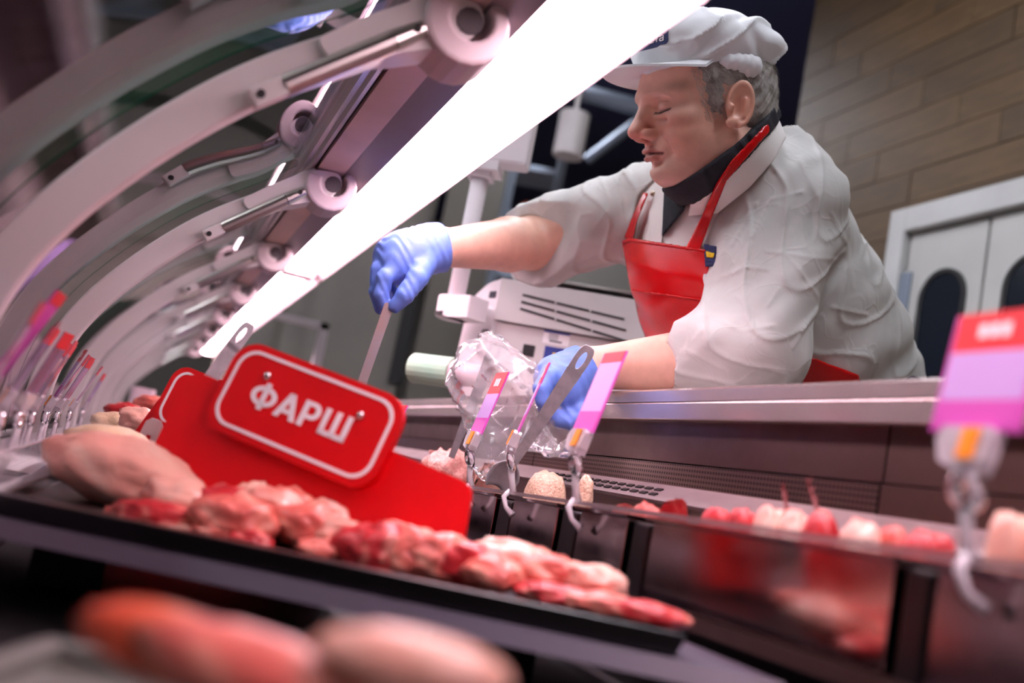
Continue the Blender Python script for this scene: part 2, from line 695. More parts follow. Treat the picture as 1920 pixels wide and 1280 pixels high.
def s_sph(p, c, r):
    return np.linalg.norm(p - np.asarray(c), axis=1) - r


def s_cap(p, a, b_, ra, rb=None):
    rb = ra if rb is None else rb
    a, b_ = np.asarray(a, float), np.asarray(b_, float)
    ab = b_ - a
    t_ = np.clip((p - a) @ ab / (ab @ ab), 0, 1)
    return np.linalg.norm(p - a - t_[:, None] * ab, axis=1) - (ra + (rb - ra) * t_)


def s_chain(p, pts, rs, k=0.004):
    d = s_cap(p, pts[0], pts[1], rs[0], rs[1])
    for i in range(1, len(pts) - 1):
        d = smin(d, s_cap(p, pts[i], pts[i + 1], rs[i], rs[i + 1]), k)
    return d


def s_ell(p, c, r, Rm=None):
    q = p - np.asarray(c)
    if Rm is not None:
        q = q @ Rm            # columns of Rm = local axes
    r = np.asarray(r, float)
    k0 = np.linalg.norm(q / r, axis=1)
    k1 = np.linalg.norm(q / (r * r), axis=1) + 1e-9
    return k0 * (k0 - 1.0) / k1


def nets(sdf, lo, hi, h, block=8, slack=1.7):
    lo, hi = np.asarray(lo, float), np.asarray(hi, float)
    nb = np.ceil((hi - lo) / (h * block)).astype(int)
    n = nb * block + 1
    bc = np.stack(np.meshgrid(*[np.arange(q) for q in nb], indexing='ij'), -1).reshape(-1, 3)
    cen = lo + (bc + 0.5) * block * h
    dc = sdf(cen)
    field = np.repeat(np.repeat(np.repeat(dc.reshape(nb), block, 0), block, 1), block, 2)
    field = np.pad(field, ((0, 1), (0, 1), (0, 1)), mode='edge').astype(np.float32)
    act = bc[np.abs(dc) < slack * 0.87 * block * h]
    off = np.stack(np.meshgrid(*[np.arange(block + 1)] * 3, indexing='ij'), -1).reshape(-1, 3)
    per = max(1, 300000 // len(off))
    for i in range(0, len(act), per):
        idx = (act[i:i + per, None, :] * block + off[None]).reshape(-1, 3)
        field[idx[:, 0], idx[:, 1], idx[:, 2]] = sdf(lo + idx * h)
    S = field < 0
    c8 = [S[i:n[0] - 1 + i, j:n[1] - 1 + j, k:n[2] - 1 + k] for i in (0, 1) for j in (0, 1) for k in (0, 1)]
    anyv = np.logical_or.reduce(c8)
    allv = np.logical_and.reduce(c8)
    cell = anyv & ~allv
    ci = np.argwhere(cell)
    vid = -np.ones(cell.shape, np.int64)
    vid[cell] = np.arange(len(ci))
    acc = np.zeros((len(ci), 3))
    cnt = np.zeros(len(ci))
    corners = [(i, j, k) for i in (0, 1) for j in (0, 1) for k in (0, 1)]
    for a in corners:
        for ax in range(3):
            if a[ax] == 0:
                b_ = list(a)
                b_[ax] = 1
                fa = field[ci[:, 0] + a[0], ci[:, 1] + a[1], ci[:, 2] + a[2]].astype(float)
                fb = field[ci[:, 0] + b_[0], ci[:, 1] + b_[1], ci[:, 2] + b_[2]].astype(float)
                m_ = (fa < 0) != (fb < 0)
                t_ = np.where(m_, fa / np.where(m_, fa - fb, 1), 0)
                pt = np.tile(np.array(a, float), (len(ci), 1))
                pt[:, ax] += t_
                acc += pt * m_[:, None]
                cnt += m_
    V = lo + (ci + acc / np.maximum(cnt, 1)[:, None]) * h
    quads = []
    for ax in range(3):
        u, v = (ax + 1) % 3, (ax + 2) % 3
        sl0 = [slice(None)] * 3
        sl1 = [slice(None)] * 3
        sl0[ax] = slice(0, n[ax] - 1)
        sl1[ax] = slice(1, n[ax])
        for q in (u, v):
            sl0[q] = sl1[q] = slice(1, n[q] - 1)
        a, b_ = S[tuple(sl0)], S[tuple(sl1)]
        e = np.argwhere(a != b_)
        if len(e) == 0:
            continue
        sgn = a[e[:, 0], e[:, 1], e[:, 2]]
        e = e.copy()
        e[:, u] += 1
        e[:, v] += 1

        def cid(du, dv):
            q = e.copy()
            q[:, u] += du
            q[:, v] += dv
            return vid[q[:, 0], q[:, 1], q[:, 2]]
        Q = np.stack([cid(-1, -1), cid(0, -1), cid(0, 0), cid(-1, 0)], 1)
        Q[~sgn] = Q[~sgn][:, ::-1]
        quads.append(Q)
    F = np.concatenate(quads)
    F = F[(F >= 0).all(1)]
    return V, F


def largest(V, F):
    """keeps only the biggest connected piece"""
    if len(F) == 0:
        return V, F
    lab = np.arange(len(V))
    while True:
        m_ = lab[F].min(1)
        new = lab.copy()
        for k in range(4):
            np.minimum.at(new, F[:, k], m_)
        new = new[new]
        if (new == lab).all():
            break
        lab = new
    big = np.bincount(lab[F[:, 0]]).argmax()
    F = F[lab[F[:, 0]] == big]
    use = np.unique(F)
    mp_ = np.zeros(len(V), int)
    mp_[use] = np.arange(len(use))
    return V[use], mp_[F]


def project(p):
    q = p - CC
    d = q @ CF
    return 960 + FPX * (q @ CR) / d, 640 - FPX * (q @ CU) / d, d


def s_poly(px, py, poly):
    """signed distance (pixels) to a 2-D polygon"""
    poly = np.asarray(poly, float)
    d = np.full(px.shape, 1e9)
    ins = np.zeros(px.shape, bool)
    N = len(poly)
    for i in range(N):
        a, b_ = poly[i], poly[(i + 1) % N]
        e = b_ - a
        wx, wy = px - a[0], py - a[1]
        t_ = np.clip((wx * e[0] + wy * e[1]) / (e @ e), 0, 1)
        d = np.minimum(d, (wx - e[0] * t_) ** 2 + (wy - e[1] * t_) ** 2)
        c = (a[1] > py) != (b_[1] > py)
        xx = a[0] + (py - a[1]) / (b_[1] - a[1] + 1e-12) * e[0]
        ins ^= c & (px < xx)
    return np.sqrt(d) * np.where(ins, -1, 1)


# ================================================================== THE ROOM
def structure(b_, name, m_, **kw):
    return b_.build(name, m_, None, kind='structure', label=kw.get('label', ''), **{k: v for k, v in kw.items() if k != 'label'}) if kw.get('label') else b_.build(name, m_, None, kind='structure')


XW = 2.5                                              # the wall behind the counter
structure(B().box((-9, -4, FLOOR - 0.1), (5, 11, FLOOR)), 'floor', 'floor')
structure(B().box((-0.6, -4, 3.75), (5, 11, 3.85)), 'ceiling', 'ceiling')
structure(B().box((-9, -4, 3.75), (-0.6, 11, 3.85)), 'ceiling_hall', 'hallceiling')
structure(B().box((-9.1, -4, FLOOR), (-9, 11, 3.75)), 'wall_left', 'hallgrey')
structure(B().box((-9, 10.9, FLOOR), (5, 11, 3.75)), 'wall_far', 'wallgrey')
structure(B().box((-9, -4.1, FLOOR), (5, -4, 3.75)), 'wall_near', 'hallgrey')
structure(B().box((4.2, 3.83, FLOOR), (4.3, 11, 3.75)), 'wall_recess', 'walldark')
wb = structure(B().box((XW + 0.012, -4, FLOOR), (XW + 0.3, 3.83, 3.75)), 'wall_back', 'grout')
# plank tiles of the rear wall, every one a piece of its own
TL, THH = 0.62, 0.125
me_t = None
for row in range(29):
    z0 = FLOOR + row * (THH + 0.004)
    if z0 < 1.1:
        continue
    offs = (row % 3) * TL / 3
    k = 0
    y1 = 3.83
    while y1 > 0.9:
        y0 = y1 - (TL if k else TL - offs)
        if not (y0 > 1.95 and y1 < 2.74 and z0 + THH < 2.2):
            full = abs((y1 - y0) - TL) < 1e-6
            if full and me_t:
                o = bpy.data.objects.new('tile', me_t)
                COL.objects.link(o)
                o.parent = wb
            else:
                bb = B().box((XW, -(y1 - y0) / 2 + 0.002, 0), (XW + 0.012, (y1 - y0) / 2 - 0.002, THH))
                o = bb.build('tile', 'plank_tile', wb)
                me = o.data
                me.transform(Matrix.Translation(Vector(LOC['wall_back'])))
                if full:
                    me_t = me
            o.location = np.array([rng.uniform(-0.002, 0.001), (y0 + y1) / 2, z0]) - LOC['wall_back']
        y1 = y0
        k += 1

# double swing door with pill windows in the rear wall
pw = lambda x, y: onX(x, y, XW)
c0 = pw(1690, 403)
y_out, z_out = c0[1], c0[2]
fw = 0.085
lw = pw(1855, 500)[1]
y_in = 2 * lw - (y_out - fw - 0.012) - 0.012           # far edge of the second leaf
dr = thing('door_1', (XW, y_out - 0.6, FLOOR), 'pale grey double swing door with dark rounded windows in the tiled wall', 'door', kind='structure')
bb = B()
bb.box((XW - 0.05, y_out - fw, FLOOR), (XW + 0.02, y_out, z_out))
bb.box((XW - 0.05, y_in - fw, z_out - fw * 1.1), (XW + 0.02, y_out - fw, z_out))
bb.box((XW - 0.05, y_in - fw, FLOOR), (XW + 0.02, y_in, z_out - fw * 1.1))
bb.build('door_frame', 'doorframe', dr, bev=0.006)
lw = pw(1855, 500)[1]
leaf_y = [(y_out - fw - 0.012, lw + 0.006), (lw - 0.006, 2 * lw - (y_out - fw - 0.012))]
for (ya, yb) in leaf_y:
    lf = B().box((XW - 0.02, yb, FLOOR + 0.02), (XW + 0.018, ya, z_out - fw * 1.1 - 0.012)).build('door_leaf', 'doorwhite', dr, bev=0.004)
    yc, ww = (ya + yb) / 2 - 0.015, 0.19
    zt = pw(1775, 515)[2]
    pil = [(yc + q[0], zt - 0.31 + q[1]) for q in rrect(ww, 0.62, ww / 2 - 0.001, 8)]
    B().prism([(XW - 0.024, a, z) for a, z in pil], (0.008, 0, 0)).build('window_pane', 'doorglass', lf)
    pil2 = [(yc + q[0], zt - 0.31 + q[1]) for q in rrect(ww + 0.03, 0.65, (ww + 0.03) / 2 - 0.001, 8)]
    fr = B()
    n_ = len(pil)
    V_ = [(XW - 0.03, a, z) for a, z in pil] + [(XW - 0.03, a, z) for a, z in pil2] + [(XW - 0.018, a, z) for a, z in pil2]
    fr.add(V_, [(i, (i + 1) % n_, n_ + (i + 1) % n_, n_ + i) for i in range(n_)] + [(n_ + i, n_ + (i + 1) % n_, 2 * n_ + (i + 1) % n_, 2 * n_ + i) for i in range(n_)])
    fr.build('window_gasket', 'rubber', lf, smooth=False)
B().box((XW - 0.034, leaf_y[0][0] - 0.035, pw(1735, 520)[2] - 0.16), (XW - 0.02, leaf_y[0][0] + 0.03, pw(1735, 520)[2] + 0.02)).build('hinge', 'rackmetal', dr, bev=0.003)

sg = B().obox(pw(1652, 566) - np.array([0.006, 0, 0]), (0.004, 0, 0), (0, 0.075, 0), (0, 0, 0.055)).build('wall_notice', 'bluelabel', None, bev=0.001,
     label='small blue notice with pale emblem on the tiled wall beside the door', category='notice')
B().obox(pw(1652, 566) - np.array([0.011, 0, 0]), (0.001, 0, 0), (0, 0.05, 0), (0, 0, 0.034)).build('emblem', 'mint', sg)

# ------------------------------------------------------------------ far background behind the counter
def pd(x, y, d):
    return P(x, y, d)


wl = structure(B().prism([pd(470, 380, 6.2) * np.array([1, 1, 0]) + np.array([0, 0, FLOOR]), pd(815, 380, 6.2) * np.array([1, 1, 0]) + np.array([0, 0, FLOOR]),
                          pd(815, 380, 6.2) * np.array([1, 1, 0]) + np.array([0, 0, 3.7]), pd(470, 380, 6.2) * np.array([1, 1, 0]) + np.array([0, 0, 3.7])], (0.05, 0.14, 0)), 'wall_end', 'wallgrey')
cl = structure(B().prism([np.append(pd(790, 600, 5.9)[:2], FLOOR), np.append(pd(905, 600, 5.9)[:2], FLOOR), np.append(pd(905, 600, 5.9)[:2], 3.0), np.append(pd(790, 600, 5.9)[:2], 3.0)], (0.08, 0.24, 0)), 'wall_corner', 'hallgrey')
slot = B()
a, b2 = pd(755, 560, 6.05), pd(742, 720, 6.05)
slot.prism([np.append(pd(742, 640, 6.05)[:2], b2[2]), np.append(pd(768, 640, 6.05)[:2], b2[2]), np.append(pd(768, 640, 6.05)[:2], a[2] + 0.2), np.append(pd(742, 640, 6.05)[:2], a[2] + 0.2)], (0.02, 0.06, 0))
structure(slot, 'trim_1', 'dark_hole')
w2 = B()
q0, q1 = pd(1040, 400, 6.6), pd(1260, 400, 6.6)
w2.prism([np.append(q0[:2], FLOOR), np.append(q1[:2], FLOOR), np.append(q1[:2], 2.62), np.append(q0[:2], 2.75)], (0.06, 0.17, 0))
structure(w2, 'wall_rear', 'wallgrey')
w3 = B()
q0, q1 = pd(880, 600, 6.3), pd(1330, 600, 6.3)
w3.prism([np.append(q0[:2], FLOOR), np.append(q1[:2], FLOOR), np.append(q1[:2], 1.95), np.append(q0[:2], 1.95)], (0.05, 0.14, 0))
structure(w3, 'wall_low', 'wallgrey')

rk = thing('storage_rack', np.append(pd(1010, 420, 5.2)[:2], FLOOR), 'tall grey metal storage rack in the dark behind the scale', 'rack')
for x in (965, 1055):
    q = pd(x, 300, 5.2)
    B().box((q[0] - 0.02, q[1] - 0.02, FLOOR), (q[0] + 0.02, q[1] + 0.02, 2.75)).build('upright', 'rackmetal', rk)
qa, qb = pd(965, 300, 5.2), pd(1055, 300, 5.2)
for z in (0.6, 1.1, 1.6, 2.02, 2.34, 2.6):
    B().prism([(qa[0], qa[1], z), (qb[0], qb[1], z), (qb[0], qb[1], z + 0.03), (qa[0], qa[1], z + 0.03)], (0.1, 0.29, 0)).build('shelf', 'rackmetal', rk)
for px_, z in ((1003, 2.05), (1012, 2.37)):
    q = pd(px_, 340, 5.3)
    B().box((q[0] - 0.055, q[1] + 0.0, z + 0.001), (q[0] + 0.055, q[1] + 0.12, z + 0.09)).build('storage_crate', 'orange', None, bev=0.008,
        label='orange crate on the dark rack, %s one' % ('lower' if z < 2.2 else 'upper'), category='crate', group='crates on the dark rack')
q = pd(1072, 250, 4.9)
lb = B()
lb.tube([q + np.array([0, 0, 1.2]), q + np.array([0, 0, 0.1])], 0.012, 8)
lb.tube([q + np.array([0, 0, 0.1]), q + np.array([0, 0, -0.12])], 0.075, 16)
lb.build('pendant_light', 'case_white', None, label='unlit pale cylinder lamp hanging in the dark behind the man', category='lamp', smooth=False)
bm_ = B()
bm_.tube([pd(1080, 170, 5.6), pd(1250, 215, 5.4)], 0.05, 8)
bm_.tube([pd(1100, 300, 5.6), pd(1200, 225, 5.5)], 0.03, 8)
bm_.build('ceiling_pipe', 'rackmetal', None, label='grey pipe under the dark ceiling behind the man', category='pipe')
q = pd(525, 600, 5.9)
B().box((q[0] - 0.025, q[1] - 0.05, FLOOR), (q[0] + 0.025, q[1], 2.3)).build('trim_2', 'hallgrey', None, kind='structure')

# ------------------------------------------------------------------ ceiling lights and the sales hall seen through the glass
lights = [(1.0, 0.2, 0), (1.0, 2.3, 0), (1.6, 5.6, 0), (-1.8, 0.8, 1), (-1.8, 3.2, 1), (-1.8, 5.6, 1), (-4.2, 2.0, 1), (-4.2, 4.6, 1), (-4.2, 7.4, 1)]  # first counter light is unseen, added to brighten the man
lname = ['added over the counter to brighten the man', 'over the counter, beside the door', 'over the counter, far end', 'over the aisle, near end', 'over the aisle, middle', 'over the aisle, far end',
         'over the hall, near end', 'over the hall, middle', 'over the hall, far end']
for (x, y, k), nm in zip(lights, lname):
    tl_ = thing('ceiling_light', (x, y, 3.6), 'white linear ceiling light ' + nm, 'lamp', 'linear ceiling lights')
    B().box((x - 0.14, y - 0.65, 3.64), (x + 0.14, y + 0.65, 3.75)).build('housing', 'case_white', tl_)
    B().box((x - 0.11, y - 0.6, 3.62), (x + 0.11, y + 0.6, 3.64)).build('diffuser', 'ceil_on', tl_)
for i, (y, c) in enumerate(((2.4, 'red_plastic'), (5.2, 'hallgrey'), (7.6, 'wallgrey'))):
    sh = thing('product_shelf', (-3.4, y, FLOOR), ('shop shelf stocked with %s packs seen through the curved glass' % ('red', 'mixed', 'pale')[i]), 'shelf', 'shop shelves in the hall')
    B().box((-3.45, y - 1.1, FLOOR), (-3.4, y + 1.1, 2.1)).build('back_board', 'hallgrey', sh)
    for z in (0.45, 0.9, 1.35, 1.8):
        B().box((-3.4, y - 1.1, z), (-3.0, y + 1.1, z + 0.03)).build('shelf_board', 'rackmetal', sh)
        for k in range(7):
            yy = y - 0.95 + k * 0.3
            mm = rng.choice(['red_plastic', 'orange', 'bluelabel', 'paperwhite', 'mint', 'navy'])
            B().box((-3.25, yy, z + 0.03), (-3.05, yy + 0.2, z + 0.03 + rng.uniform(0.2, 0.33))).build('package', mm, sh)
q = pd(20, 62, 3.0)
B().obox(q, (0.02, 0.12, 0), (0.1, -0.02, 0.0), (0, 0, 0.03)).build('aisle_sign', 'red_plastic', None, label='red hanging aisle sign in the hall beyond the glass', category='sign')

# ================================================================== DISPLAY CASE
Y0C, Y1C = 0.16, 7.2
case = thing('display_case', (0.3, 3.6, FLOOR), 'long refrigerated meat display case with curved front glass and steel rear worktop', 'display case')
ZR0 = 1.153


def along(prof, y0, y1):
    return B().prism([(x, y0, z) for x, z in prof], (0, y1 - y0, 0))


# rear worktop: raised upper lip and lower face
along([(0.603, 1.136), (0.755, 1.136), (0.755, 1.153), (0.606, 1.153), (0.603, 1.150)], 0.30, Y1C).build('rear_worktop', 'worktop_steel', case)
along([(0.599, 1.112), (0.755, 1.112), (0.755, 1.134), (0.599, 1.134)], 0.30, Y1C).build('worktop_edge', 'worktop_steel', case, bev=0.0015)
along([(0.6045, 1.134), (0.75, 1.134), (0.75, 1.136), (0.6045, 1.136)], 0.30, Y1C).build('edge_seam', 'seam', case)
# back panel in sections
ys = [0.30, 0.72, 1.55, 2.4, 3.3, 4.4, 5.6, Y1C]
for a, b2 in zip(ys[:-1], ys[1:]):
    B().box((0.615, a + 0.0015, 1.062), (0.63, b2 - 0.0015, 1.112)).build('back_panel', 'steel_dark', case)
    B().box((0.613, a + 0.0015, 1.03), (0.63, b2 - 0.0015, 1.060)).build('back_panel', 'perforated' if a >= 0.7 else 'steel_dark', case)
B().box((0.755, 1.86, 1.112), (1.12, 2.75, 1.153)).build('worktop_extension', 'steel', case, bev=0.002)
B().box((0.63, 0.30, FLOOR + 0.1), (0.74, Y1C, 1.112)).build('rear_body', 'case_white', case)
# air grille strip with two rows of slots
gr = along([(0.575, 1.008), (0.613, 1.028), (0.613, 1.033), (0.572, 1.012)], 0.30, Y1C).build('air_grille', 'grille_metal', case)
sl = unit(np.array([0.038, 0, 0.020]))
for k in range(15):
    y = 1.07 + k * 0.025
    for j in (0, 1):
        c = np.array([0.583 + 0.013 * j, y + 0.012 * j, 1.0185 + 0.0066 * j])
        B().obox(c, sl * 0.0028, (0, 0.0075, 0), np.cross(sl, (0, 1, 0)) * 0.0012).build('slot', 'dark_hole', gr)
# deck, plinth and step
B().box((-0.17, Y0C, 0.80), (0.615, Y1C, 0.84)).build('deck', 'blackmatte', case)
B().box((-0.19, Y0C, FLOOR), (0.63, Y1C, 0.80)).build('lower_body', 'case_white', case)
B().box((-0.20, Y0C + 0.5, 0.80), (-0.165, Y1C, 0.93)).build('front_rail', 'blackplastic', case, bev=0.004)
zr = lambda y: 1.004 - 0.0263 * (y - 0.41)                 # top of the pan row
st = B()
for ya, yb, zb_ in ((0.14, 1.9, zr(1.9) - 0.0725), (1.9, Y1C, zr(1.9) - 0.0725)):
    za_ = zr(ya) - 0.0725
    st.add([(0.462, ya, 0.84), (0.612, ya, 0.84), (0.612, yb, 0.84), (0.462, yb, 0.84), (0.462, ya, za_), (0.612, ya, za_), (0.612, yb, zb_), (0.462, yb, zb_)],
           [(0, 3, 2, 1), (4, 5, 6, 7), (0, 1, 5, 4), (2, 3, 7, 6), (0, 4, 7, 3), (1, 2, 6, 5)])
st.build('rear_step', 'blackplastic', case)
ed = B()
ya, yb = 0.14, 1.9
za, zb = zr(ya) - 0.074, zr(yb) - 0.074
ed.add([(0.446, ya, za - 0.012), (0.462, ya, za - 0.012), (0.462, ya, za), (0.446, ya, za), (0.446, yb, zb - 0.012), (0.462, yb, zb - 0.012), (0.462, yb, zb), (0.446, yb, zb)],
       [(0, 1, 2, 3), (7, 6, 5, 4), (0, 4, 5, 1), (1, 5, 6, 2), (2, 6, 7, 3), (3, 7, 4, 0)])
ed.build('step_trim', 'steel_dark', case)

# canopy with lamp channel
YC0, YC1 = -0.90, 7.2
along([(0.146, 1.452), (0.152, 1.447), (0.160, 1.451), (0.165, 1.447), (0.172, 1.452), (0.172, 1.50), (0.146, 1.50)], YC0, YC1).build('canopy_trim', 'trim_metal', case)
along([(0.172, 1.462), (0.178, 1.462), (0.178, 1.50), (0.172, 1.50)], YC0, YC1).build('canopy_gap', 'dark_hole', case)
for k in range(9):
    along([(0.178, 1.452), (0.222, 1.452), (0.222, 1.50), (0.178, 1.50)], YC0 + 0.0012 + 0.89 * k, YC0 + 0.89 * (k + 1) - 0.0012).build('canopy_panel', 'canopy_beige', case)
along([(0.222, 1.452), (0.262, 1.444), (0.266, 1.452), (0.266, 1.50), (0.222, 1.50)], YC0, YC1).build('canopy_band', 'canopy_band', case)
along([(0.368, 1.446), (0.373, 1.442), (0.377, 1.446), (0.377, 1.52), (0.368, 1.52)], YC0, YC1).build('canopy_lip', 'reflector', case)
along([(0.146, 1.50), (0.377, 1.50), (0.377, 1.54), (0.30, 1.56), (0.20, 1.56), (0.146, 1.53)], YC0, YC1).build('canopy_top', 'case_white', case)
# posts that carry the canopy from the rear body
for y in (4.6, 6.9):
    B().box((0.34, y - 0.02, 1.52), (0.70, y + 0.02, 1.55)).build('canopy_bracket', 'trim_metal', case)
    B().box((0.66, y - 0.02, 1.15), (0.70, y + 0.02, 1.55)).build('canopy_post', 'trim_metal', case)

# pink lamps: every fixture has a tube, end caps and a reflector tray
lamp_seg = [(-0.80, 0.40), (0.44, 2.76), (2.80, 4.66), (4.70, 6.9)]  # first segment lies out of view, added to light the nearest meat
lnm = ['added out of view to brighten the near meat', 'nearest and longest one in view', 'middle one along the canopy', 'farthest one along the canopy']
for (ya, yb), nm in zip(lamp_seg, lnm):
    lt = thing('case_lamp', (0.315, (ya + yb) / 2, 1.447), 'glowing pink-white fluorescent lamp in the canopy, ' + nm, 'lamp', 'fluorescent lamps under the canopy')
    nn = 10
    prof = [(0.267 + 0.071 * i / nn, 1.452 - 0.008 * math.sin(math.pi * i / nn)) for i in range(nn + 1)]
    prof = prof + [(0.338, 1.470), (0.267, 1.470)]
    B().prism([(x, ya + 0.03, z) for x, z in prof], (0, yb - ya - 0.06, 0)).build('tube_cover', 'lamp_on', lt)
    B().add([(0.339, ya, 1.466), (0.368, ya, 1.447), (0.368, yb, 1.447), (0.339, yb, 1.466), (0.339, ya, 1.49), (0.368, ya, 1.49), (0.368, yb, 1.49), (0.339, yb, 1.49)],
            [(0, 3, 2, 1), (4, 5, 6, 7), (0, 1, 5, 4), (2, 3, 7, 6), (1, 2, 6, 5), (0, 4, 7, 3)]).build('reflector', 'reflector', lt)
    for yy in (ya + 0.012, yb - 0.012):
        cp = B().box((0.268, yy - 0.012, 1.443), (0.35, yy + 0.012, 1.472)).build('end_cap', 'reflector', lt, bev=0.002)

# curved glass, its arms, gas struts and hinges
ARM = [(0.185, 1.440), (0.115, 1.380), (0.045, 1.327), (-0.002, 1.284), (-0.053, 1.227), (-0.100, 1.163), (-0.131, 1.105), (-0.147, 1.05), (-0.153, 0.99), (-0.150, 0.93)]


def smooth_curve(pts, n):
    pts = np.array(pts)
    out = []
    N = len(pts)
    for i in range(N - 1):
        p0, p1, p2, p3 = pts[max(i - 1, 0)], pts[i], pts[i + 1], pts[min(i + 2, N - 1)]
        for k in range(n):
            t_ = k / n
            out.append(0.5 * ((2 * p1) + (-p0 + p2) * t_ + (2 * p0 - 5 * p1 + 4 * p2 - p3) * t_ ** 2 + (-p0 + 3 * p1 - 3 * p2 + p3) * t_ ** 3))
    out.append(pts[-1])
    return np.array(out)


def offset_curve(c, d):
    t_ = np.gradient(c, axis=0)
    t_ /= np.linalg.norm(t_, axis=1)[:, None]
    nrm = np.stack([t_[:, 1], -t_[:, 0]], 1)          # the arm runs down to the left, so this points up and out
    return c + nrm * np.asarray(d).reshape(-1, 1)


arc = smooth_curve(ARM, 5)
wid = np.linspace(0.020, 0.017, len(arc))
sgn = 1.0 if offset_curve(arc, np.ones(len(arc)) * 0.01)[20, 0] < arc[20, 0] else -1.0
up_c, lo_c = offset_curve(arc, sgn * wid), offset_curve(arc, -sgn * wid)
g_in, g_out = offset_curve(arc, np.ones(len(arc)) * sgn * 0.034), offset_curve(arc, np.ones(len(arc)) * sgn * 0.040)
ARM_Y = [0.93, 1.68, 2.45, 3.25, 4.05, 4.85, 5.65, 6.45]
for i, y in enumerate(ARM_Y):
    ab = B()
    T = 0.014
    n_ = len(arc)
    V_ = []
    for c, yy in ((up_c, y - T), (lo_c, y - T), (lo_c, y + T), (up_c, y + T)):
        V_ += [(p[0], yy, p[1]) for p in c]
    F_ = []
    for q in range(4):
        q2 = (q + 1) % 4
        F_ += [(q * n_ + k, q * n_ + k + 1, q2 * n_ + k + 1, q2 * n_ + k) for k in range(n_ - 1)]
    F_ += [(0, n_, 2 * n_, 3 * n_), (4 * n_ - 1, 3 * n_ - 1, 2 * n_ - 1, n_ - 1)]
    ab.add(V_, F_)
    arm = ab.build('glass_arm', 'arm_white', case, bev=0.003)
    # widening shoulder of the arm at the hinge and the clam shaped hinge hook
    hp = [(0.085, 1.350), (0.150, 1.378), (0.205, 1.405), (0.225, 1.430), (0.215, 1.452), (0.17, 1.447), (0.11, 1.402), (0.07, 1.365)]
    sh_ = round_poly(hp, 0.02, 4)
    B().prism([(q[0], y - 0.024, q[1]) for q in sh_], (0, 0.048, 0)).build('shoulder', 'arm_white', arm, bev=0.004)
    hk = []
    for k in range(15):
        a = math.radians(-200 + 250 * k / 14)
        hk.append((0.205 + 0.043 * math.cos(a), 1.425 + 0.043 * math.sin(a)))
    for k in range(15):
        a = math.radians(50 - 250 * k / 14)
        hk.append((0.208 + 0.022 * math.cos(a), 1.430 + 0.022 * math.sin(a)))
    hb = B()
    V_ = [(q[0], y - 0.034, q[1]) for q in hk] + [(q[0], y + 0.034, q[1]) for q in hk]
    F_ = []
    for k in range(14):
        i0, i1, o1, o0 = k, k + 1, 28 - k, 29 - k
        F_ += [(i0, i1, o1, o0), (30 + o0, 30 + o1, 30 + i1, 30 + i0)]
        F_ += [(i0, 30 + i0, 30 + i1, i1), (o1, 30 + o1, 30 + o0, o0)]
    F_ += [(0, 29, 59, 30), (14, 44, 45, 15)]
    hb.add(V_, F_)
    hb.build('hinge', 'hinge_grey', arm, bev=0.004)
    B().tube([(0.208, y - 0.026, 1.430), (0.208, y + 0.026, 1.430)], 0.014, 12).build('hinge_pin', 'seam', arm)
    # gas strut on the near face
    yy = y - 0.026
    p0, p1 = np.array([0.030, yy, 1.292]), np.array([0.168, yy - 0.004, 1.408])
    u_ = unit(p1 - p0)
    L_ = np.linalg.norm(p1 - p0)
    st_ = B().tube([p0 + u_ * 0.028, p0 + u_ * (L_ * 0.78)], 0.0105, 14).build('gas_strut', 'strut_metal', arm, smooth=False)
    B().tube([p0 + u_ * L_ * 0.785, p0 + u_ * L_ * 0.97], [0.0105, 0.0085], 14).build('strut_end', 'strut_metal', arm)
    w_ = unit(np.cross(u_, (0, 1, 0)))
    B().obox(p0 + u_ * 0.012, u_ * 0.017, (0, 0.008, 0), w_ * 0.009).build('strut_foot', 'arm_white', arm, bev=0.002)
    B().tube([p0 + u_ * 0.004 + np.array([0, -0.0105, 0]), p0 + u_ * 0.004 + np.array([0, -0.007, 0])], 0.004, 10).build('screw', 'dark_hole', arm)
    B().tube([p0 + u_ * L_ * 0.92 + np.array([0, -0.012, 0]), p0 + u_ * L_ * 0.92 + np.array([0, 0.0, 0])], 0.0035, 10).build('screw', 'dark_hole', arm)
ends = [0.12] + ARM_Y + [7.2]
for a, b2 in zip(ends[:-1], ends[1:]):
    a, b2 = a + 0.003, b2 - 0.003
    gb = B()
    n_ = len(arc)
    V_ = []
    for c, yy in ((g_out, a), (g_in, a), (g_in, b2), (g_out, b2)):
        V_ += [(p[0], yy, p[1]) for p in c]
    seg = [V_[k * n_:(k + 1) * n_] for k in range(4)]
    for q, mi in ((0, 1), (1, 0), (2, 1), (3, 0)):      # each face strip keeps its own vertices, so its normals stay true
        gb.add(seg[q] + seg[(q + 1) % 4], [(k, k + 1, n_ + k + 1, n_ + k) for k in range(n_ - 1)], mi)
    for k in (0, n_ - 1):
        gb.add([seg[q][k] for q in range(4)], [(0, 1, 2, 3)], 1)
    gb.build('front_glass', ['front_glass', 'glass_edge'], case, smooth=True)

# ================================================================== MEAT, TRAYS AND PANS
EXTRA = []


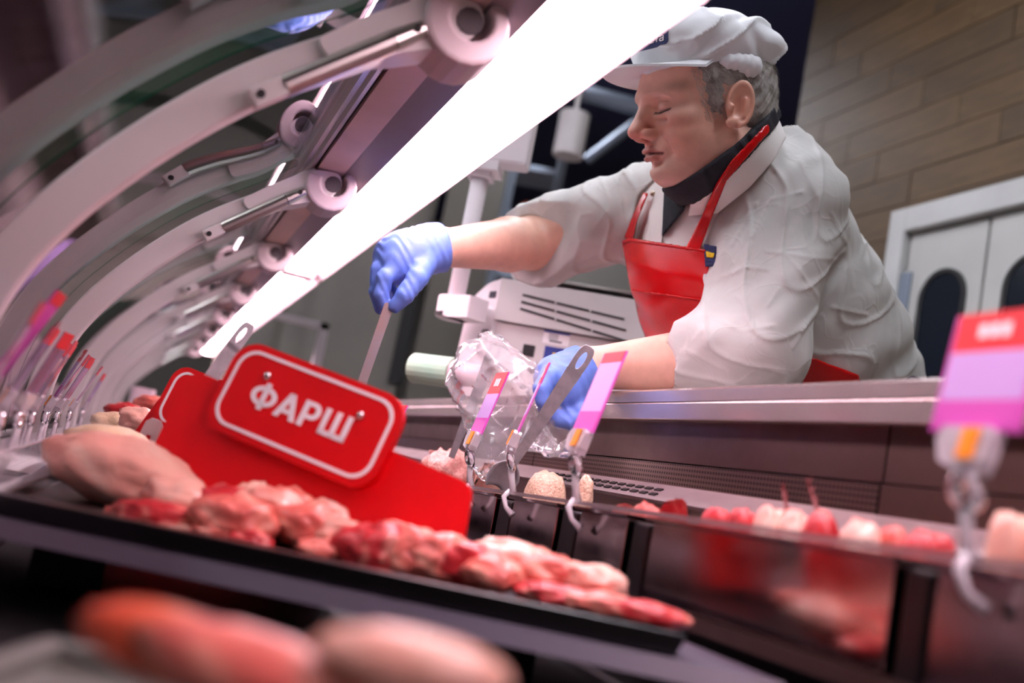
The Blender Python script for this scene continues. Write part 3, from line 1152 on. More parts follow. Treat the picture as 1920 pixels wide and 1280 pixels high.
def lump(name, c, r, yaw, seed, matn, label, group, floor=None, amp=0.22, freq=1.6, sub=4, tilt=0.0, category='meat', fine=0.05, box=0.0, clip=None):
    bm = bmesh.new()
    bmesh.ops.create_icosphere(bm, subdivisions=sub, radius=1.0)
    Rm = Matrix.Rotation(yaw, 3, 'Z') @ Matrix.Rotation(tilt, 3, 'Y')
    off = Vector((seed * 3.17, seed * 1.31, seed * 7.7))
    V_ = []
    for v in bm.verts:
        p = v.co.copy()
        if box:
            p *= 1 + box * (1 / (abs(p.x) ** 4 + abs(p.y) ** 4 + abs(p.z) ** 4) ** 0.25 - 1)
        k = 1 + amp * noise.fractal(p * freq + off, 0.8, 2.0, 3) + fine * noise.noise(p * freq * 5 + off)
        q = Rm @ Vector((p.x * r[0] * k, p.y * r[1] * k, p.z * r[2] * k))
        q = np.array(q) + c
        if floor is not None and q[2] < floor:
            q[2] = floor
        if clip is not None:
            q[:2] = np.minimum(np.maximum(q[:2], clip[0]), clip[1])
        V_.append(q)
    F_ = [[v.index for v in f.verts] for f in bm.faces]
    bm.free()
    return arrays_obj(name, V_, F_, matn, None, label=label, category=category, group=group)


E_ = unit(np.array([0.904, -0.427, 0]))           # run of the front tray
N_ = np.array([0.427, 0.904, 0])
A0 = np.array([-0.084, 0.82, 0.0])


def tray(name, o, e, n, L, W, z0, z1, wall, mats, label, group, category='tray'):
    b_ = B()
    rim, ins = wall
    q = lambda s, t_, z: o + e * s + n * t_ + np.array([0, 0, z])
    rings = [[(0, 0, z0), (L, 0, z0), (L, W, z0), (0, W, z0)], [(-rim, -rim, z1), (L + rim, -rim, z1), (L + rim, W + rim, z1), (-rim, W + rim, z1)],
             [(ins, ins, z1), (L - ins, ins, z1), (L - ins, W - ins, z1), (ins, W - ins, z1)], [(ins, ins, z0 + 0.004), (L - ins, ins, z0 + 0.004), (L - ins, W - ins, z0 + 0.004), (ins, W - ins, z0 + 0.004)]]
    vs = [q(*p) for r_ in rings for p in r_]
    fs = [(3, 2, 1, 0)]
    for k in range(3):
        for j in range(4):
            fs.append((k * 4 + j, k * 4 + (j + 1) % 4, (k + 1) * 4 + (j + 1) % 4, (k + 1) * 4 + j))
    fs.append((12, 13, 14, 15))
    b_.add(vs, fs)
    return b_.build(name, mats, None, bev=0.0015, label=label, category=category, group=group)


FT = 0.910
tray('meat_tray', A0 - E_ * 0.008, E_, np.array([0.04, 1.0, 0]), 0.508, 0.40, FT - 0.004, 0.922, (0.004, 0.012), 'blackplastic', 'long black meat tray behind the red word sign', 'black meat trays')
ft2 = B()
ft2.prism([A0 - E_ * 0.008 - N_ * 0.012 + np.array([0, 0, 0.892]), A0 + E_ * 0.572 - N_ * 0.012 + np.array([0, 0, 0.892]), A0 + E_ * 0.572 - N_ * 0.006 + np.array([0, 0, 0.9055]), A0 - E_ * 0.008 - N_ * 0.006 + np.array([0, 0, 0.9055])], (-0.002, 0.38, 0))
ft2.build('tray_support', 'traygrey', None, bev=0.002, label='grey steel support bar under the long black tray', category='support')
for s_ in (0.06, 0.44):
    c = A0 + E_ * s_ + np.array([0, 0.2, 0])
    B().box((c[0] - 0.03, c[1] - 0.05, 0.8402), (c[0] + 0.03, c[1] + 0.05, 0.893)).build('support_foot', 'blackmatte', bpy.data.objects['tray_support'])


def lp(kind, x, y, d, wpx, hpx, yaw=0.0, dep=0.75, floor=FT, seed=None, label='', group='', amp=0.22, tilt=0.0, name=None, fine=0.05, freq=1.6):
    c = P(x, y, d)
    s_ = d / FPX
    seed = seed if seed is not None else rng.random() * 20
    if label and group == 'meat on the front black tray' and x > 400:
        wpx, hpx, dep = wpx * 1.22, hpx * 1.12, dep * 1.1
    r = (wpx * s_, wpx * s_ * dep, hpx * s_)
    return lump(name or {'r': 'meat_chunk', 'p': 'pork_piece', 'k': 'pork_cut', 's': 'chicken_piece', 'f': 'pork_belly_piece', 'o': 'meat_slice', 'm': 'minced_meat', 'n': 'minced_meat'}[kind], c, r, yaw, seed,
                {'r': 'meat_red', 'p': 'meat_pink', 'k': 'meat_pork', 's': 'meat_skin', 'f': 'meat_fat', 'o': 'meat_orange', 'm': 'mince', 'n': 'mince_pale'}[kind], label, group, floor=floor, amp=amp, tilt=tilt, fine=fine, freq=freq)


YW = math.atan2(E_[1], E_[0])
g = 'meat on the front black tray'
lp('k', 245, 890, 0.93, 175, 66, YW, 0.55, amp=0.12, tilt=0.13, seed=3.1, label='large pale pork cut lying left of the red word sign', group=g)
lp('k', 352, 952, 0.86, 95, 48, YW, 0.6, amp=0.15, tilt=0.2, seed=5.5, label='pale pork end resting against the big pork cut', group=g)
lp('s', 205, 838, 1.06, 88, 40, YW, 0.8, amp=0.1, seed=8.2, label='cream skinned chicken piece behind the big pork cut', group=g)
lp('r', 300, 968, 0.83, 85, 30, YW, 0.5, seed=1.7, label='red streaked pork trimming at the front edge, left end', group=g)
lp('p', 440, 975, 0.82, 70, 42, YW, 0.6, seed=9.3, label='pink pork lump just left of the sign middle', group=g)
lp('r', 430, 945, 0.86, 48, 32, YW, 0.7, seed=11.3, label='dark red chunk behind the pink pork lump', group=g)
lp('f', 505, 960, 0.85, 62, 40, YW, 0.6, seed=2.9, label='fatty pink piece below the white word on the sign', group=g)
lp('p', 575, 985, 0.83, 60, 38, YW, 0.6, seed=6.1, label='pink chunk below the right end of the white word', group=g)
lp('f', 640, 1005, 0.82, 52, 32, YW, 0.6, seed=4.4, label='pale streaked chunk under the sign plate corner', group=g)
lp('r', 705, 1035, 0.79, 62, 50, YW, 0.7, seed=12.9, label='bright red chunk at the front below the sign plate', group=g)
lp('p', 770, 1035, 0.79, 58, 45, YW, 0.7, seed=13.4, label='pinkish red chunk next to the bright red one', group=g)
lp('p', 828, 1048, 0.78, 56, 42, YW, 0.7, seed=14.4, label='pink chunk at the lower corner of the red board', group=g)
lp('r', 888, 1062, 0.77, 55, 38, YW, 0.7, seed=15.4, label='red chunk just right of the red board', group=g)
lp('p', 925, 1075, 0.75, 48, 28, YW, 0.7, seed=16.1, label='small pink chunk at the front rim, middle of the tray', group=g)
lp('f', 960, 1050, 0.80, 70, 32, YW, 0.6, seed=17.3, label='pale pink strip behind the small pink chunk', group=g)
lp('p', 1040, 1075, 0.76, 62, 30, YW, 0.6, seed=18.8, label='glossy pink slab near the right end of the tray', group=g)
lp('f', 1110, 1090, 0.75, 55, 28, YW, 0.6, seed=19.9, label='whitish pink slab end at the right end of the tray', group=g)
lp('r', 1050, 1118, 0.72, 50, 20, YW, 0.5, seed=20.9, label='red strip at the front rim, left of the tray end', group=g)
lp('p', 1130, 1132, 0.71, 62, 20, YW, 0.5, seed=21.9, label='pink strip lying along the front rim near the tray end', group=g)
lp('r', 1215, 1150, 0.70, 66, 20, YW, 0.4, seed=22.9, label='red strip reaching the right end of the black tray', group=g, amp=0.12)
for i, (k, x, y, d, w, h, lb_) in enumerate((
        ('p', 235, 962, 0.845, 40, 17, 'small pink trimming under the big pork cut, leftmost of the front rim'), ('f', 285, 990, 0.82, 36, 15, 'small pale trimming on the front rim below the pork cut'),
        ('k', 345, 1000, 0.815, 44, 17, 'small peach trimming on the front rim, beside the red streaked one'), ('p', 405, 1000, 0.81, 40, 20, 'small pink trimming on the front rim, below the pale pork end'),
        ('r', 470, 1012, 0.80, 36, 17, 'small red trimming on the front rim below the pink lump'), ('p', 600, 1030, 0.79, 36, 17, 'small pink trimming on the front rim below the sign middle'),
        ('k', 480, 935, 0.885, 40, 26, 'browned chunk leaning on the red board under the white word'), ('p', 545, 945, 0.875, 42, 26, 'pink chunk leaning on the red board, second from the browned one'),
        ('f', 610, 965, 0.865, 40, 24, 'pale chunk leaning on the red board, below the plate corner'), ('p', 740, 1005, 0.835, 40, 26, 'pink chunk leaning on the red board near its right end'),
        ('r', 1000, 1110, 0.735, 34, 16, 'small red bit on the front rim right of the tray middle'), ('p', 985, 1040, 0.82, 44, 18, 'flat pink piece at the back of the tray, right of the red board'))):
    lp(k, x, y, d, w, h, YW + rng.uniform(-0.4, 0.4), 0.7, seed=40 + i, label=lb_, group=g, amp=0.28)
# pieces farther down the case, behind the sign
g2 = 'meat farther down the case'
for i, (k, x, y, d, w, h, lb_) in enumerate((('s', 215, 795, 1.5, 45, 24, 'pale chicken piece far down the case, leftmost'), ('k', 262, 790, 1.45, 40, 26, 'peach pork piece beside the second red board'),
                                             ('r', 235, 775, 1.9, 40, 20, 'reddish piece far down the case'), ('p', 290, 765, 2.0, 40, 24, 'pink piece half hidden by the second red board'))):
    lp(k, x, y, d, w, h, YW, 0.7, floor=0.885, label=lb_, group=g2)
tray('meat_tray', np.array([-0.093, 1.28, 0.0]), np.array([1.0, 0, 0]), np.array([0, 1.0, 0]), 0.52, 1.0, 0.872, 0.905, (0.004, 0.012), 'blackplastic', 'black meat tray farther down the case behind the signs', 'black meat trays')
B().box((-0.08, 1.35, 0.8405), (0.4, 2.2, 0.8718)).build('tray_support', 'blackmatte', None, label='dark support block under the far black tray', category='support')

pcol = [('navy', 'dark navy'), ('pinkwhite', 'pale pink'), ('tag_lilac', 'lilac'), ('meat_pink', 'pink meat'), ('hinge_grey', 'greyish'), ('meat_red', 'red meat')]
cnt_ = {}
ordn = ['nearest', 'second', 'third', 'fourth', 'fifth', 'sixth', 'seventh']
for k in range(22):
    y = 2.45 + 0.1 * k
    x = rng.uniform(-0.06, 0.34)
    w_, h_ = rng.uniform(0.03, 0.06), rng.uniform(0.07, 0.20)
    pk_ = B()
    pk_.prism([(x + a_, y + b_, 0.8405) for a_, b_ in rrect(w_ * 1.6, 0.07, 0.015, 3)], (rng.uniform(-0.01, 0.01), 0, h_ * 1.35))
    pm, pn = pcol[(k * 5 + k // 3) % 6]
    cnt_[pn] = cnt_.get(pn, -1) + 1
    pk_.build('meat_package', pm, None, bev=0.004, label='blurred %s package at the far end of the case, %s of its colour' % (pn, ordn[cnt_[pn]]), category='package', group='packages at the far end of the case')

# out of focus tray right in front of the lens
fo, fe = P(-60, 1190, 0.36) * np.array([1, 1, 0]), unit(np.array([0.93, -0.36, 0]))
fnn = np.array([0.36, 0.93, 0])
tray('meat_tray', fo - fnn * 0.06, fe, fnn, 0.30, 0.13, 0.885, 0.898, (0.003, 0.008), 'greentray', 'blurred grey-green tray close to the lens at the bottom', 'black meat trays')
B().prism([fo - fnn * 0.04 + np.array([0, 0, 0.8405]), fo + fe * 0.28 - fnn * 0.04 + np.array([0, 0, 0.8405]), fo + fe * 0.28 + fnn * 0.05 + np.array([0, 0, 0.8405]), fo + fnn * 0.05 + np.array([0, 0, 0.8405])], (0, 0, 0.0444)).build(
    'tray_support', 'blackmatte', None, label='dark support block under the blurred near tray', category='support')
g3 = 'blurred meat close to the lens'
lp('o', 330, 1215, 0.33, 190, 70, math.atan2(-0.36, 0.93), 0.4, floor=0.889, amp=0.08, tilt=0.12, seed=31, label='blurred orange-red slice nearest the lens, left one', group=g3)
lp('p', 480, 1255, 0.32, 240, 70, math.atan2(-0.36, 0.93), 0.4, floor=0.889, amp=0.08, tilt=0.1, seed=34, label='blurred pink slice lying between the orange and the peach ones', group=g3)
lp('k', 770, 1245, 0.31, 190, 62, math.atan2(-0.36, 0.93), 0.4, floor=0.889, amp=0.05, seed=32, label='blurred peach slice nearest the lens, right one', group=g3)

# rear row of polished steel pans
pans = [(0.16, 0.470), (0.505, 0.816), (0.866, 0.975), (1.035, 1.176), (1.24, 1.36), (1.41, 1.56), (1.62, 1.80)]
pl = ['with red chunks, nearest the lens', 'wide, holding skewer chunks', 'narrow, red fronted, left of the wide pan', 'holding a smooth peach block', 'holding the pink mince mound', 'behind the mince mound', 'last one hidden by the sign']
X0, X1 = 0.45, 0.57
for (ya, yb), nm in zip(pans, pl):
    pb = B()
    za, zb = zr(ya), zr(yb)
    dz = 0.072
    ins = 0.0025
    rings = []
    for (xa, xb, y0_, y1_, dd) in ((X0, X1, ya, yb, dz), (X0, X1, ya, yb, 0.004), (X0 - 0.006, X1 + 0.004, ya - 0.006, yb + 0.006, 0.004), (X0 - 0.006, X1 + 0.004, ya - 0.006, yb + 0.006, 0.0),
                                   (X0 + ins, X1 - ins, ya + ins, yb - ins, 0.0), (X0 + ins, X1 - ins, ya + ins, yb - ins, dz - 0.003)):
        rings.append([(xa, y0_, zr(y0_) - dd), (xb, y0_, zr(y0_) - dd), (xb, y1_, zr(y1_) - dd), (xa, y1_, zr(y1_) - dd)])
    vs = [p for r_ in rings for p in r_]
    fs = [(3, 2, 1, 0)]
    for k in range(5):
        for j in range(4):
            fs.append((k * 4 + j, k * 4 + (j + 1) % 4, (k + 1) * 4 + (j + 1) % 4, (k + 1) * 4 + j))
    fs.append((20, 21, 22, 23))
    pb.add(vs, fs)
    pb.build('steel_pan', 'steel_mirror', None, label='polished steel food pan ' + nm, category='pan', group='steel pans along the rear step', bev=0.0008)
gaps = [(0.476, 0.499), (0.824, 0.858), (0.983, 1.027), (1.184, 1.232), (1.368, 1.402)]
for ya, yb in gaps:
    zt = zr((ya + yb) / 2)
    B().box((0.452, ya, zt - 0.078), (0.57, yb, zt - 0.006)).build('pan_divider', 'blackplastic', case, bev=0.003)
# clear rail strip that carries the price tags
ra, rb = 0.14, 1.9
rs = B()
rs.add([(0.434, ra, zr(ra) + 0.001), (0.4435, ra, zr(ra) + 0.001), (0.4435, ra, zr(ra) + 0.005), (0.434, ra, zr(ra) + 0.005), (0.434, rb, zr(rb) + 0.001), (0.4435, rb, zr(rb) + 0.001), (0.4435, rb, zr(rb) + 0.005), (0.434, rb, zr(rb) + 0.005)],
       [(0, 1, 2, 3), (7, 6, 5, 4), (0, 4, 5, 1), (1, 5, 6, 2), (2, 6, 7, 3), (3, 7, 4, 0)])
rs.build('tag_rail', 'trim_metal', case)


def rp(kind, x, y, X, wpx, hpx, label, group, yaw=1.4, dep=0.6, seed=None, amp=0.2, fine=0.05, **kw):
    c = onX(x, y, X)
    d = (c - CC) @ CF
    fl = zr(c[1]) - 0.068
    bot = c[2] - hpx * d / FPX
    s_ = d / FPX
    cp = min(pans, key=lambda p_: abs((p_[0] + p_[1]) / 2 - c[1]) - (p_[1] - p_[0]) / 2)
    clip = (np.array([X0 + 0.004, cp[0] + 0.004]), np.array([X1 - 0.004, cp[1] - 0.004]))
    hz = (c[2] + hpx * s_ - fl) / 2
    cc = np.array([c[0], c[1], fl + hz * 1.0])
    return lump(kw.get('name') or {'r': 'meat_chunk', 'p': 'pork_piece', 'k': 'pork_cut', 's': 'chicken_piece', 'f': 'pork_belly_piece', 'm': 'minced_meat', 'n': 'minced_meat'}[kind], cc,
                (wpx * s_ * 1.25, wpx * s_ * dep * 1.2, hz * 1.0) if kind not in 'mn' else (wpx * s_ * 0.95, min(wpx * s_ * dep, 0.056), hz * 1.0), yaw, seed if seed is not None else rng.random() * 30,
                {'r': 'meat_red', 'p': 'meat_pink', 'k': 'meat_pork', 's': 'meat_skin', 'f': 'meat_fat', 'm': 'mince', 'n': 'mince_pale'}[kind], label, group, floor=fl, **(dict(amp=amp * 0.8, fine=fine, box=0.30 if kind == 'm' else 0.6) if kind in 'mn' else dict(amp=amp * 0.4, fine=fine * 0.6, box=0.92, clip=clip)))


g4 = 'meat in the rear steel pans'
rp('m', 845, 880, 0.51, 78, 36, 'mound of pink mince under the spatula handle', g4, amp=0.14, fine=0.16, dep=0.7)
rp('k', 925, 895, 0.50, 40, 22, 'yellowish poultry scraps beside the pink mince mound', g4, amp=0.3, fine=0.2)
rp('n', 1025, 912, 0.51, 62, 28, 'smooth peach coloured mince block', g4, amp=0.08)
rp('n', 1098, 915, 0.52, 26, 24, 'small peach end behind the third price tag', g4)
rp('p', 1150, 950, 0.50, 36, 10, 'thin pink strip in the narrow red pan', g4, seed=3)
rp('p', 1215, 955, 0.49, 36, 10, 'thin pink strip at the left of the red chunks', g4, seed=5)
rp('r', 1290, 966, 0.50, 42, 24, 'square red chunk at the left of the wide pan', g4, seed=6)
rp('r', 1345, 972, 0.50, 36, 22, 'second red chunk in the wide pan', g4, seed=7)
rp('r', 1392, 978, 0.50, 30, 24, 'deep red chunk left of the white fatty ones', g4, seed=8)
rp('f', 1442, 980, 0.50, 34, 30, 'white fatty chunk in the wide pan', g4, seed=9)
rp('f', 1490, 985, 0.50, 32, 28, 'pinkish white chunk below the dry sprigs', g4, seed=10)
rp('r', 1540, 990, 0.50, 36, 28, 'red chunk under the dark sprig', g4, seed=11)
rp('f', 1615, 1002, 0.49, 40, 24, 'pale red-edged chunk in the wide pan', g4, seed=12)
rp('p', 1675, 1010, 0.50, 30, 20, 'pink chunk near the right rim of the wide pan', g4, seed=13)
rp('r', 1742, 1018, 0.50, 50, 20, 'flat red slab beside the large blurred price tag', g4, seed=14)
rp('k', 1885, 1010, 0.49, 55, 48, 'rounded peach piece at the right edge of the photo', g4, seed=15)
rp('k', 1950, 1020, 0.49, 45, 45, 'second rounded peach piece cut off by the right edge', g4, seed=16)
# crumbs on the mince
for i in range(5):
    q = onX(808 + i * 9 + rng.uniform(-3, 3), 846 + rng.uniform(-2, 4) + i * 1.0, 0.51)
    lump('mince_crumb', q, (0.006, 0.004, 0.004), rng.random() * 3, i + 1.0, 'mince', 'loose crumb of pink mince on the mound, %s one counting from the red board' % ['first', 'second', 'third', 'fourth', 'fifth'][i], 'crumbs on the mince mound', sub=2, amp=0.4, category='meat')
for i, (x, y, x2, y2) in enumerate(((1478, 965, 1466, 910), (1538, 970, 1512, 898))):
    b_ = B()
    p0, p1 = onX(x, y, 0.50), onX(x2, y2, 0.52)
    b_.tube([p0, (p0 * 2 + p1) / 3, p1], [0.0022, 0.0018, 0.0008], 7)
    for k in range(5):
        t_ = 0.35 + 0.13 * k
        q = p0 * (1 - t_) + p1 * t_
        b_.tube([q, q + np.array([rng.uniform(-0.004, 0.004), rng.uniform(-0.004, 0.004), 0.007])], [0.0012, 0.0004], 5)
    b_.build('herb_sprig', 'dry_sprig', None, label='dry reddish sprig standing in the wide pan, %s one' % ('shorter' if i == 0 else 'taller'), category='herb', group='sprigs in the wide pan')

# ================================================================== RED SIGN BOARDS
def sign(board_px, plate_px, d0, d1, p0, p1, label, text=True, thick=0.006, name='sign_board', z_floor=0.911):
    a, b_ = P(*p0, d0), P(*p1, d1)
    up = np.array([0.0, 0.0, 1.0])
    away = unit(np.array([CF[0], CF[1], 0]))
    upt = unit(up + away * 0.18)                       # leans back a little
    n = unit(np.cross(b_ - a, upt))
    if n @ CF > 0:
        n = -n
    hit = lambda x, y, off=0.0: plane_hit(a + n * off, n, x, y)
    c0_ = hit(*board_px[0])
    ux0 = unit(b_ - a)
    uy0 = np.cross(n, ux0)
    to2 = lambda q: np.array([(q - a) @ ux0, (q - a) @ uy0])
    from2 = lambda q, off: a + ux0 * q[0] + uy0 * q[1] + n * off
    pts = [to2(hit(*p)) for p in board_px]
    for k in (2, 3):                                   # the two bottom corners stand on the floor under the board
        pts[k][1] += (z_floor - from2(pts[k], 0)[2]) / uy0[2]
    pts = round_poly(pts, [0.02, 0.02, 0.012, 0.025, 0.012, 0.012][:len(pts)], 6)
    bb_ = B().prism([from2(q, -thick) for q in pts], n * thick)
    # measured base
    root = thing(name, a, label, 'sign', 'red boards with word plates')
    bb_.build('board', 'red_plastic', root, bev=0.0015)
    cs = [to2(hit(*p, 0.012)) for p in plate_px]
    cen = sum(cs) / 4
    wv = ((cs[1] - cs[0]) + (cs[2] - cs[3])) / 2
    hv = ((cs[0] - cs[3]) + (cs[1] - cs[2])) / 2
    w, h = np.linalg.norm(wv), np.linalg.norm(hv)
    ex = unit(wv)
    ey = np.array([-ex[1], ex[0]])
    if ey @ hv < 0:
        ey = -ey
    X3, Y3 = ux0 * ex[0] + uy0 * ex[1], ux0 * ey[0] + uy0 * ey[1]
    C3 = from2(cen, 0.0)
    pl_ = B().prism([C3 + X3 * q[0] + Y3 * q[1] for q in rrect(w, h, h * 0.27, 8)], n * 0.011).build('word_plate', 'red_plastic', root, bev=0.003)
    F3 = C3 + n * 0.0112
    o_, i_ = rrect(w * 0.925, h * 0.855, h * 0.22, 8), rrect(w * 0.89, h * 0.785, h * 0.19, 8)
    fb = B()
    k = len(o_)
    V_ = [F3 + X3 * q[0] + Y3 * q[1] + n * zz for zz in (0.0006,) for q in o_] + [F3 + X3 * q[0] + Y3 * q[1] + n * 0.0006 for q in i_]
    V_ += [v - n * 0.0009 for v in V_]
    fs_ = []
    for j in range(k):
        j2 = (j + 1) % k
        fs_ += [(j, j2, k + j2, k + j), (2 * k + j, j, j2, 2 * k + j2)[::-1], (k + j, k + j2, 3 * k + j2, 3 * k + j)]
    flip = np.dot(np.cross(X3, Y3), n) > 0
    fb.add(V_, fs_ if flip else [f[::-1] for f in fs_])
    fb.build('white_border', 'print_white', pl_)
    if text:
        g = h * 0.275                                   # cap height
        th_ = g * 0.215
        bs_ = F3 - X3 * (g * 2.18 + w * 0.02) - Y3 * g * 0.5
        at_ = lambda x, y: bs_ + X3 * (x * g) + Y3 * (y * g)
        t_ = 0.215

        def letter(nm_, polys):
            lb_ = B()
            for pg in polys:
                lb_.prism([at_(x, y) for x, y in pg], n * 0.0007)
            lb_.build(nm_, 'print_white', pl_)
        quad = lambda x0, y0, x1, y1: [(x0, y0), (x1, y0), (x1, y1), (x0, y1)]
        ringp = lambda cx, cy, ax_, ay_, bx_, by_, a0, a1, N=18: [[(cx + ax_ * math.cos(p), cy + ay_ * math.sin(p)), (cx + ax_ * math.cos(p2), cy + ay_ * math.sin(p2)),
                 (cx + bx_ * math.cos(p2), cy + by_ * math.sin(p2)), (cx + bx_ * math.cos(p), cy + by_ * math.sin(p))]
                 for k in range(N) for p, p2 in ((a0 + (a1 - a0) * k / N, a0 + (a1 - a0) * (k + 1) / N),)]
        letter('letter_ef', [quad(0.46, -0.03, 0.68, 1.03)] + ringp(0.57, 0.5, 0.57, 0.40, 0.35, 0.22, 0, 2 * math.pi, 28))
        o1 = 1.20
        letter('letter_a', [[(o1, 0), (o1 + 0.24, 0), (o1 + 0.61, 1), (o1 + 0.37, 1)], [(o1 + 0.74, 0), (o1 + 0.98, 0), (o1 + 0.61, 1), (o1 + 0.37, 1)], quad(o1 + 0.22, 0.2, o1 + 0.76, 0.38)])
        o2 = 2.28
        letter('letter_er', [quad(o2, 0, o2 + 0.23, 1), quad(o2 + 0.2, 0.82, o2 + 0.45, 1), quad(o2 + 0.2, 0.33, o2 + 0.45, 0.51)] + ringp(o2 + 0.44, 0.665, 0.335, 0.335, 0.115, 0.155, -math.pi / 2, math.pi / 2, 14))
        o3 = 3.20
        letter('letter_sha', [quad(o3, 0, o3 + 0.22, 1), quad(o3 + 0.47, 0, o3 + 0.69, 1), quad(o3 + 0.94, 0, o3 + 1.16, 1), quad(o3, 0, o3 + 1.16, 0.19)])
        for (rx, ry) in ((502, 705), (676, 779)):
            q = plane_hit(F3, n, rx, ry)
            B().ell(q, (0.0042, 0.0042, 0.0042), 12).build('rivet', 'chrome', pl_, smooth=True)
    return root


FRONT_B = [(352, 712), (262, 900), (300, 1010), (858, 1075), (882, 905), (735, 845)]
sign([(355, 690), (258, 905), (268, 985), (862, 1065), (886, 908), (700, 830)],
     [(441, 624), (756, 752), (702, 926), (388, 800)], 0.93, 0.84, (280, 870), (870, 1000),
     'big red plastic board with white word on its plate, in the front tray', 'ФАРШ')
sign([(312, 728), (222, 850), (285, 895), (640, 980), (700, 850), (520, 790)],
     [(330, 676), (555, 770), (512, 884), (280, 792)], 1.18, 1.10, (262, 812), (600, 880),
     'red plastic board half hidden behind the big word board', None, name='sign_board', z_floor=0.843)
q = P(284, 806, 1.15)
bz = B()
e1, e2 = unit(P(300, 800, 1.15) - P(270, 788, 1.15)), unit(P(290, 790, 1.15) - P(272, 826, 1.15))
fn = unit(np.cross(e1, e2))
outl = [(-0.010, -0.014), (-0.003, -0.014), (-0.002, -0.006), (0.003, -0.006), (0.004, -0.012), (0.011, -0.012), (0.011, 0.008), (0.006, 0.014), (-0.005, 0.014), (-0.010, 0.008)]
bz.prism([q + e1 * a_ + e2 * b_ for a_, b_ in outl], fn * 0.002)
bz.build('board_clip', 'clip_plastic', bpy.data.objects['sign_board.001'], label='whitish notched clip')

# ================================================================== PRICE TAGS
def price_tag(base, label, yaw=0.0, lean=0.30, w=0.050, h=0.092, red=0.22, s=1.0, group='price tags on clear clips', stem_lean=-0.24, sleeve_mat='tag_magenta', mid='tag_lilac', low='tag_magenta'):
    """label faces -X when yaw is 0; lean tips its top back towards +X"""
    base = np.array(base, float)
    Ru = np.array([math.sin(yaw) * -1, -math.cos(yaw), 0.0])      # across the label, to the right seen from its front
    Nn = np.array([-math.cos(yaw), math.sin(yaw), 0.0])           # front
    Up = unit(np.array([0, 0, 1.0]) - Nn * lean)
    Nn = unit(np.cross(Ru, Up))
    if Nn[0] > 0 and abs(yaw) < 1.2:
        Nn = -Nn
    Sd = unit(np.array([0, 0, 1.0]) - np.array([-math.cos(yaw), math.sin(yaw), 0.0]) * stem_lean)
    q = lambda u, v, n_=0.0: base + (Ru * u + Sd * min(v, 0.052) + Up * max(v - 0.052, 0.0) + Nn * n_) * s
    t_ = thing('price_tag', base, label, 'price tag', group)
    hook = B()
    hook.tube([q(0, 0.0, 0.002), q(0.003, -0.012, 0.012), q(0.006, -0.024, 0.010), q(0.012, -0.030, 0.002)], [0.0035 * s, 0.0035 * s, 0.003 * s, 0.0045 * s], 9)
    hook.build('hook', 'clip_plastic', t_, smooth=True)
    stem = B()
    stem.tube([q(0, -0.002), q(-0.002, 0.012), q(0.0, 0.026)], [0.0055 * s, 0.004 * s, 0.0042 * s], 9)
    stem.build('stem', 'clip_plastic', t_, smooth=True)
    ring = B()
    rows = []
    for i in range(17):
        a = 2 * math.pi * i / 16
        row = []
        for j in range(8):
            b_ = 2 * math.pi * j / 8
            rr = 0.0085 + 0.0042 * math.cos(b_)
            row.append(q(rr * math.cos(a), 0.036 + rr * math.sin(a), 0.0055 * math.sin(b_)))
        rows.append(row)
    ring.grid(rows, closed=True)
    ring.build('ball_joint', 'clip_plastic', t_, smooth=True)
    cl_ = B()
    prof = [(-0.016, 0.052), (-0.006, 0.048), (-0.004, 0.044), (0.004, 0.044), (0.006, 0.050), (0.014, 0.046), (0.018, 0.054), (0.020, 0.070), (0.017, 0.074), (-0.018, 0.074), (-0.022, 0.066)]
    cl_.prism([q(u, v, -0.005) for u, v in prof], Nn * 0.010 * s)
    cp_ = cl_.build('clip', 'clip_plastic', t_, bev=0.001 * s)
    B().prism([q(u, v, 0.0055) for u, v in ((-0.002, 0.054), (0.010, 0.054), (0.012, 0.073), (0.0, 0.073))], Nn * 0.0015 * s).build('sticker', 'tag_orange', cp_)
    lb_ = B()
    lb_.prism([q(u, v, -0.0012) for u, v in ((-w / 2 - 0.003, 0.072), (w / 2 + 0.003, 0.072), (w / 2 + 0.003, 0.074 + h), (-w / 2 - 0.003, 0.074 + h))], Nn * 0.0012 * s)
    lo_ = lb_.build('label_sleeve', sleeve_mat, t_)
    v0, v1, v2, v3 = 0.074, 0.074 + h * 0.24, 0.074 + h * (1 - red), 0.074 + h
    for (a_, b_, mm, nm_) in ((v0, v1, low, 'lower_band'), (v1, v2, mid, 'price_field'), (v2, v3, 'tag_red', 'header_band')):
        n0_ = -0.0018 if nm_ == 'header_band' else 0.0001
        B().prism([q(-w / 2, a_, n0_), q(w / 2, a_, n0_), q(w / 2, b_, n0_), q(-w / 2, b_, n0_)], Nn * (0.0007 - n0_) * s).build(nm_, mm, lo_)
    if red > 0.15:
        pr = B()
        for k in range(3):
            pr.prism([q(-w * 0.2 + k * w * 0.14, v2 + (v3 - v2) * 0.35, 0.0008), q(-w * 0.1 + k * w * 0.14, v2 + (v3 - v2) * 0.35, 0.0008), q(-w * 0.1 + k * w * 0.14, v2 + (v3 - v2) * 0.7, 0.0008), q(-w * 0.2 + k * w * 0.14, v2 + (v3 - v2) * 0.7, 0.0008)], Nn * 0.0003 * s)
        pr.build('price_print', 'print_white', lo_)
    return t_


def tag_at(x, y, X, label, **kw):
    c = onX(x, y, X)
    return price_tag((X, c[1], zr(c[1]) + 0.006), label, **kw)


